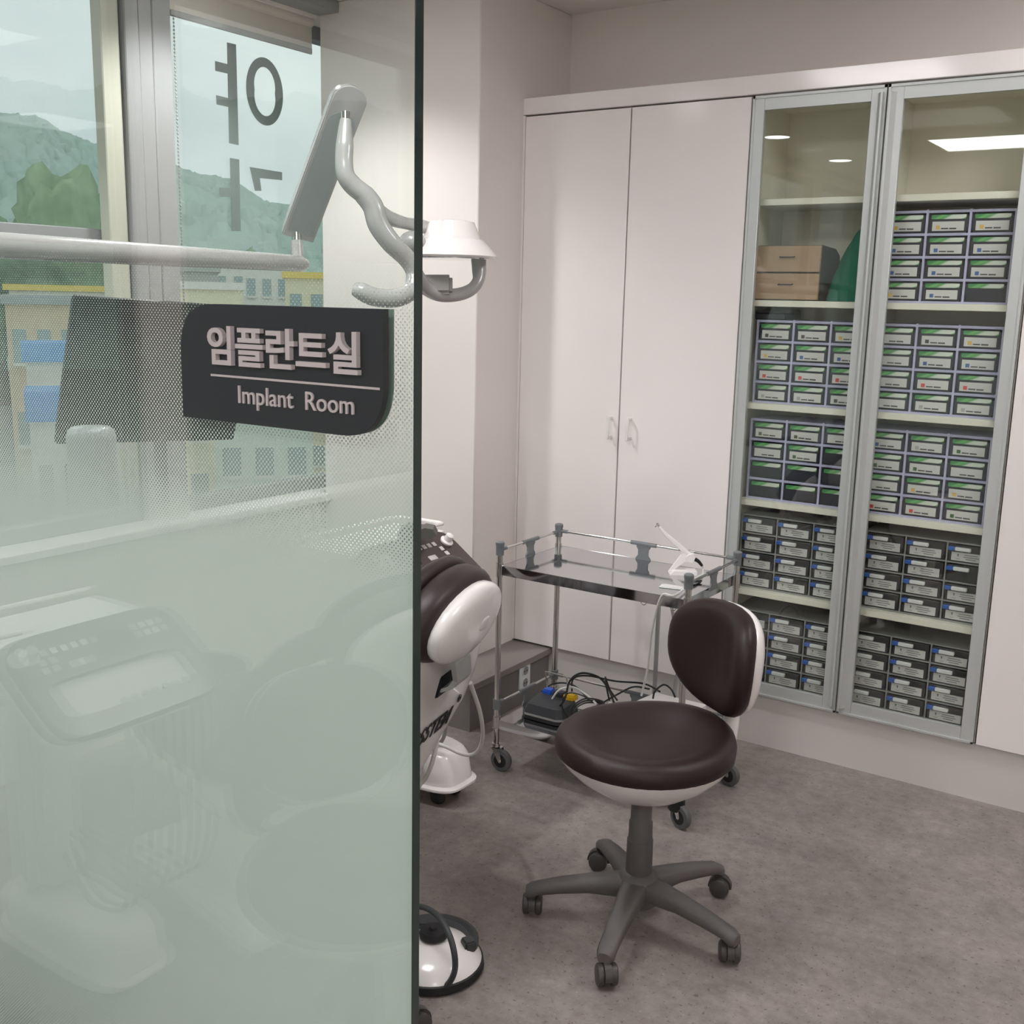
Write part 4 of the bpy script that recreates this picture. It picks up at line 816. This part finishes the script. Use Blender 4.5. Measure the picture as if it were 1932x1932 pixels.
# ================================================================ town and hills outside
random.seed(11)
M('hill_hazy_green', (166, 186, 178), .95, var=.12, scale=.12); M('grass', (120, 140, 104), .95, var=.15, scale=.2); M('leaf', (122, 152, 118), .9, var=.25, scale=1.5); M('leaf_light', (152, 174, 140), .9, var=.2, scale=1.5); M('bark', (92, 80, 68), .9)  # distance haze over the hill is put into its pale base colour
M('b_white', (224, 222, 214), .8, var=.03, scale=1); M('b_cream', (232, 222, 190), .8, var=.03, scale=1); M('b_orange', (238, 158, 84), .7, var=.03, scale=1); M('b_blue', (92, 156, 222), .6, var=.03, scale=1); M('b_grey', (168, 172, 172), .8, var=.04, scale=1); M('b_brown', (216, 192, 162), .8, var=.05, scale=1); M('b_green', (206, 220, 206), .7, var=.03, scale=1); M('b_window', (150, 168, 170), .2, var=.05, scale=2); M('asphalt', (128, 128, 126), .9, var=.05, scale=.6); M('b_yellow', (236, 206, 96), .6, var=.03)
ZG = -7.0
struct('ground', MB().add([(-700, -500, ZG), (-3.6, -500, ZG), (-3.6, 700, ZG), (-700, 700, ZG)], [[0, 1, 2, 3]]), 'asphalt', 'grey street ground outside')
def elev(azd):
    # ridge falls towards +Y
    return max(2.6, min(9.0, 3.9+(azd-44.1)*.25))+.22*math.sin(azd*.8)+.12*math.sin(azd*2.1+1)
hm = MB(); na, nr = 700, 90; vs_ = []; fs = []
for i in range(na):
    az = -12+170*i/(na-1)          # degrees left of +Y
    top = math.tan(math.radians(max(3.0, elev(az))))*260+EYE
    for j in range(nr):
        t_ = j/(nr-1); R = 120+210*t_+(random.random()-.5)*1.6; prof = math.sin(min(1, t_/.67)*PI/2)**1.4 if t_ < .67 else 1-.25*(t_-.67)/.33
        z = ZG-1+(top-ZG+1)*prof+(random.random()-.5)*1.7*min(1, t_*3)
        vs_.append((-R*math.sin(math.radians(az)), R*math.cos(math.radians(az)), z))
for i in range(na-1):
    for j in range(nr-1): fs.append([i*nr+j, (i+1)*nr+j, (i+1)*nr+j+1, i*nr+j+1])
struct('hillside', hm.add(vs_, fs), 'hill_hazy_green', 'wooded green hillside beyond the town')
def tree(az, R, h, mat, label):
    x, y = -R*math.sin(math.radians(az)), R*math.cos(math.radians(az)); t = thing('street_tree', label, 'tree', (x, y, ZG), 'trees outside the windows')
    bm = bmesh.new(); bmesh.ops.create_icosphere(bm, subdivisions=4, radius=1)
    for q in bm.verts:
        n_ = 1+.16*math.sin(q.co.x*7+az)*math.sin(q.co.y*6)+.12*math.sin(q.co.z*9+R)+.30*(random.random()-.5); q.co = V((q.co.x*n_*h*.22, q.co.y*n_*h*.22, q.co.z*n_*h*.36))+V((x, y, ZG+h*.64))
    obj('crown', MB().frombm(bm), mat, t, ang=180); obj('trunk', MB().cyl((x, y, ZG), (x, y, ZG+h*.4), h*.035, h*.02, n=10), 'bark', t)
for k, (az, R, h, m_, lb) in enumerate([(59.2, 88, 12.5, 'leaf', 'dark green tree at the left edge of the window view'), (56.3, 82, 15.5, 'leaf_light', 'light green tree beside the dark green one'), (54.1, 95, 15.5, 'leaf', 'mid green tree left of the beige window post'), (63.5, 72, 14, 'leaf_light', 'light green tree just left of the photo frame'), (47.4, 150, 13, 'leaf', 'small distant green tree seen right of the grey mullion'), (70, 74, 14, 'leaf', 'dark green tree further along the street'), (79, 76, 14, 'leaf_light', 'yellow green tree far left along the street')]): tree(az, R, h, m_, lb)
def building(az, R, wdt, dep, h, wall, roof, label, cols=4, rows=2, rt=.14, rot=0):
    x, y = -R*math.sin(math.radians(az)), R*math.cos(math.radians(az)); f_ = V((-x, -y, 0)).normalized(); f_ = Matrix.Rotation(rot, 3, 'Z') @ f_; r_ = V((-f_.y, f_.x, 0)); up_ = V((0, 0, 1)); c_ = V((x, y, ZG))
    t = thing('building', label, 'building', c_, 'town buildings outside')
    obj('walls', MB().obox(c_+up_*h/2, (r_, f_, up_), (wdt/2, dep/2, h/2)), wall, t, smooth=False)
    obj('roof', MB().obox(c_+up_*(h+rt), (r_, f_, up_), (wdt/2+.05+.03*wdt, dep/2+.15, rt)), roof, t, smooth=False)
    for i in range(cols):
        for j in range(rows):
            q = c_+r_*(wdt*((i+.5)/cols-.5))+up_*(h*((j+.62)/rows-.05*0))-up_*h*.12/rows+f_*(dep/2)
            wn = obj('window', MB().obox(q, (r_, f_, up_), (wdt/cols*.28, .05, h/rows*.2)), 'b_window', t, smooth=False)
            obj('window_sill', MB().obox(q-up_*(h/rows*.22)+f_*.06, (r_, f_, up_), (wdt/cols*.32, .10, .05)), 'b_white', wn, smooth=False)
    return t
for a in [(50.5, 60, 2.9, 4, 9.5, 'b_grey', 'b_grey', 'grey building under an orange rooftop sign right of the mullion', 2, 4), (49.5, 45, 2.4, 3, 8.6, 'b_cream', 'b_white', 'narrow cream building in front of the orange rooftop sign', 2, 4), (48.5, 78, 2.4, 4, 10.2, 'b_white', 'b_grey', 'slim white building in the middle of the far window view', 2, 5), (46.3, 68, 3.6, 4, 10.1, 'b_white', 'b_green', 'wide white building with a pale green roof', 4, 4), (44.2, 52, 2.8, 3, 9.2, 'b_cream', 'b_yellow', 'cream building with a yellow roof closest to the column', 3, 4),
          (47.0, 36, 3.0, 3, 6.6, 'b_green', 'b_grey', 'pale green building low in the far window view', 3, 3), (57.3, 40, 2.2, 3, 8.0, 'b_brown', 'b_grey', 'beige house at the left edge of the view', 3, 3), (57.1, 32, 1.2, 1.5, 6.6, 'b_white', 'b_blue', 'small building with a bright blue roof at the left', 2, 3, .25), (57.0, 24, .95, 1.2, 5.9, 'b_white', 'b_blue', 'white shed with a thick blue roof below the other blue roof', 2, 2, .30), (55.4, 58, 6.5, 4, 8.4, 'b_white', 'b_yellow', 'long white building with a yellow roof line left of the mullion', 6, 3),
          (64, 60, 8, 6, 9.0, 'b_white', 'b_grey', 'white building further left along the street', 4, 3), (74, 58, 8, 6, 8.0, 'b_cream', 'b_brown', 'cream building with a brown roof further along the street', 4, 3), (85, 60, 9, 6, 9.0, 'b_grey', 'b_white', 'grey building far along the street', 4, 3)]: building(*a)
_x, _y = -60*math.sin(math.radians(50.5)), 60*math.cos(math.radians(50.5)); _f = V((-_x, -_y, 0)).normalized(); _r2 = V((-_f.y, _f.x, 0))
bs = thing('rooftop_sign', 'plain orange sign board on the roof of the grey building', 'sign', (_x, _y, ZG+9.78))
obj('board', MB().obox(V((_x, _y, ZG+10.15))+_f*1.2, (_r2, _f, V((0, 0, 1))), (.62, .06, .27)), 'b_orange', bs, smooth=False); obj('support', MB().obox(V((_x, _y, ZG+9.95))+_f*1.1, (_r2, _f, V((0, 0, 1))), (.5, .04, .17)), 'b_grey', bs, smooth=False)
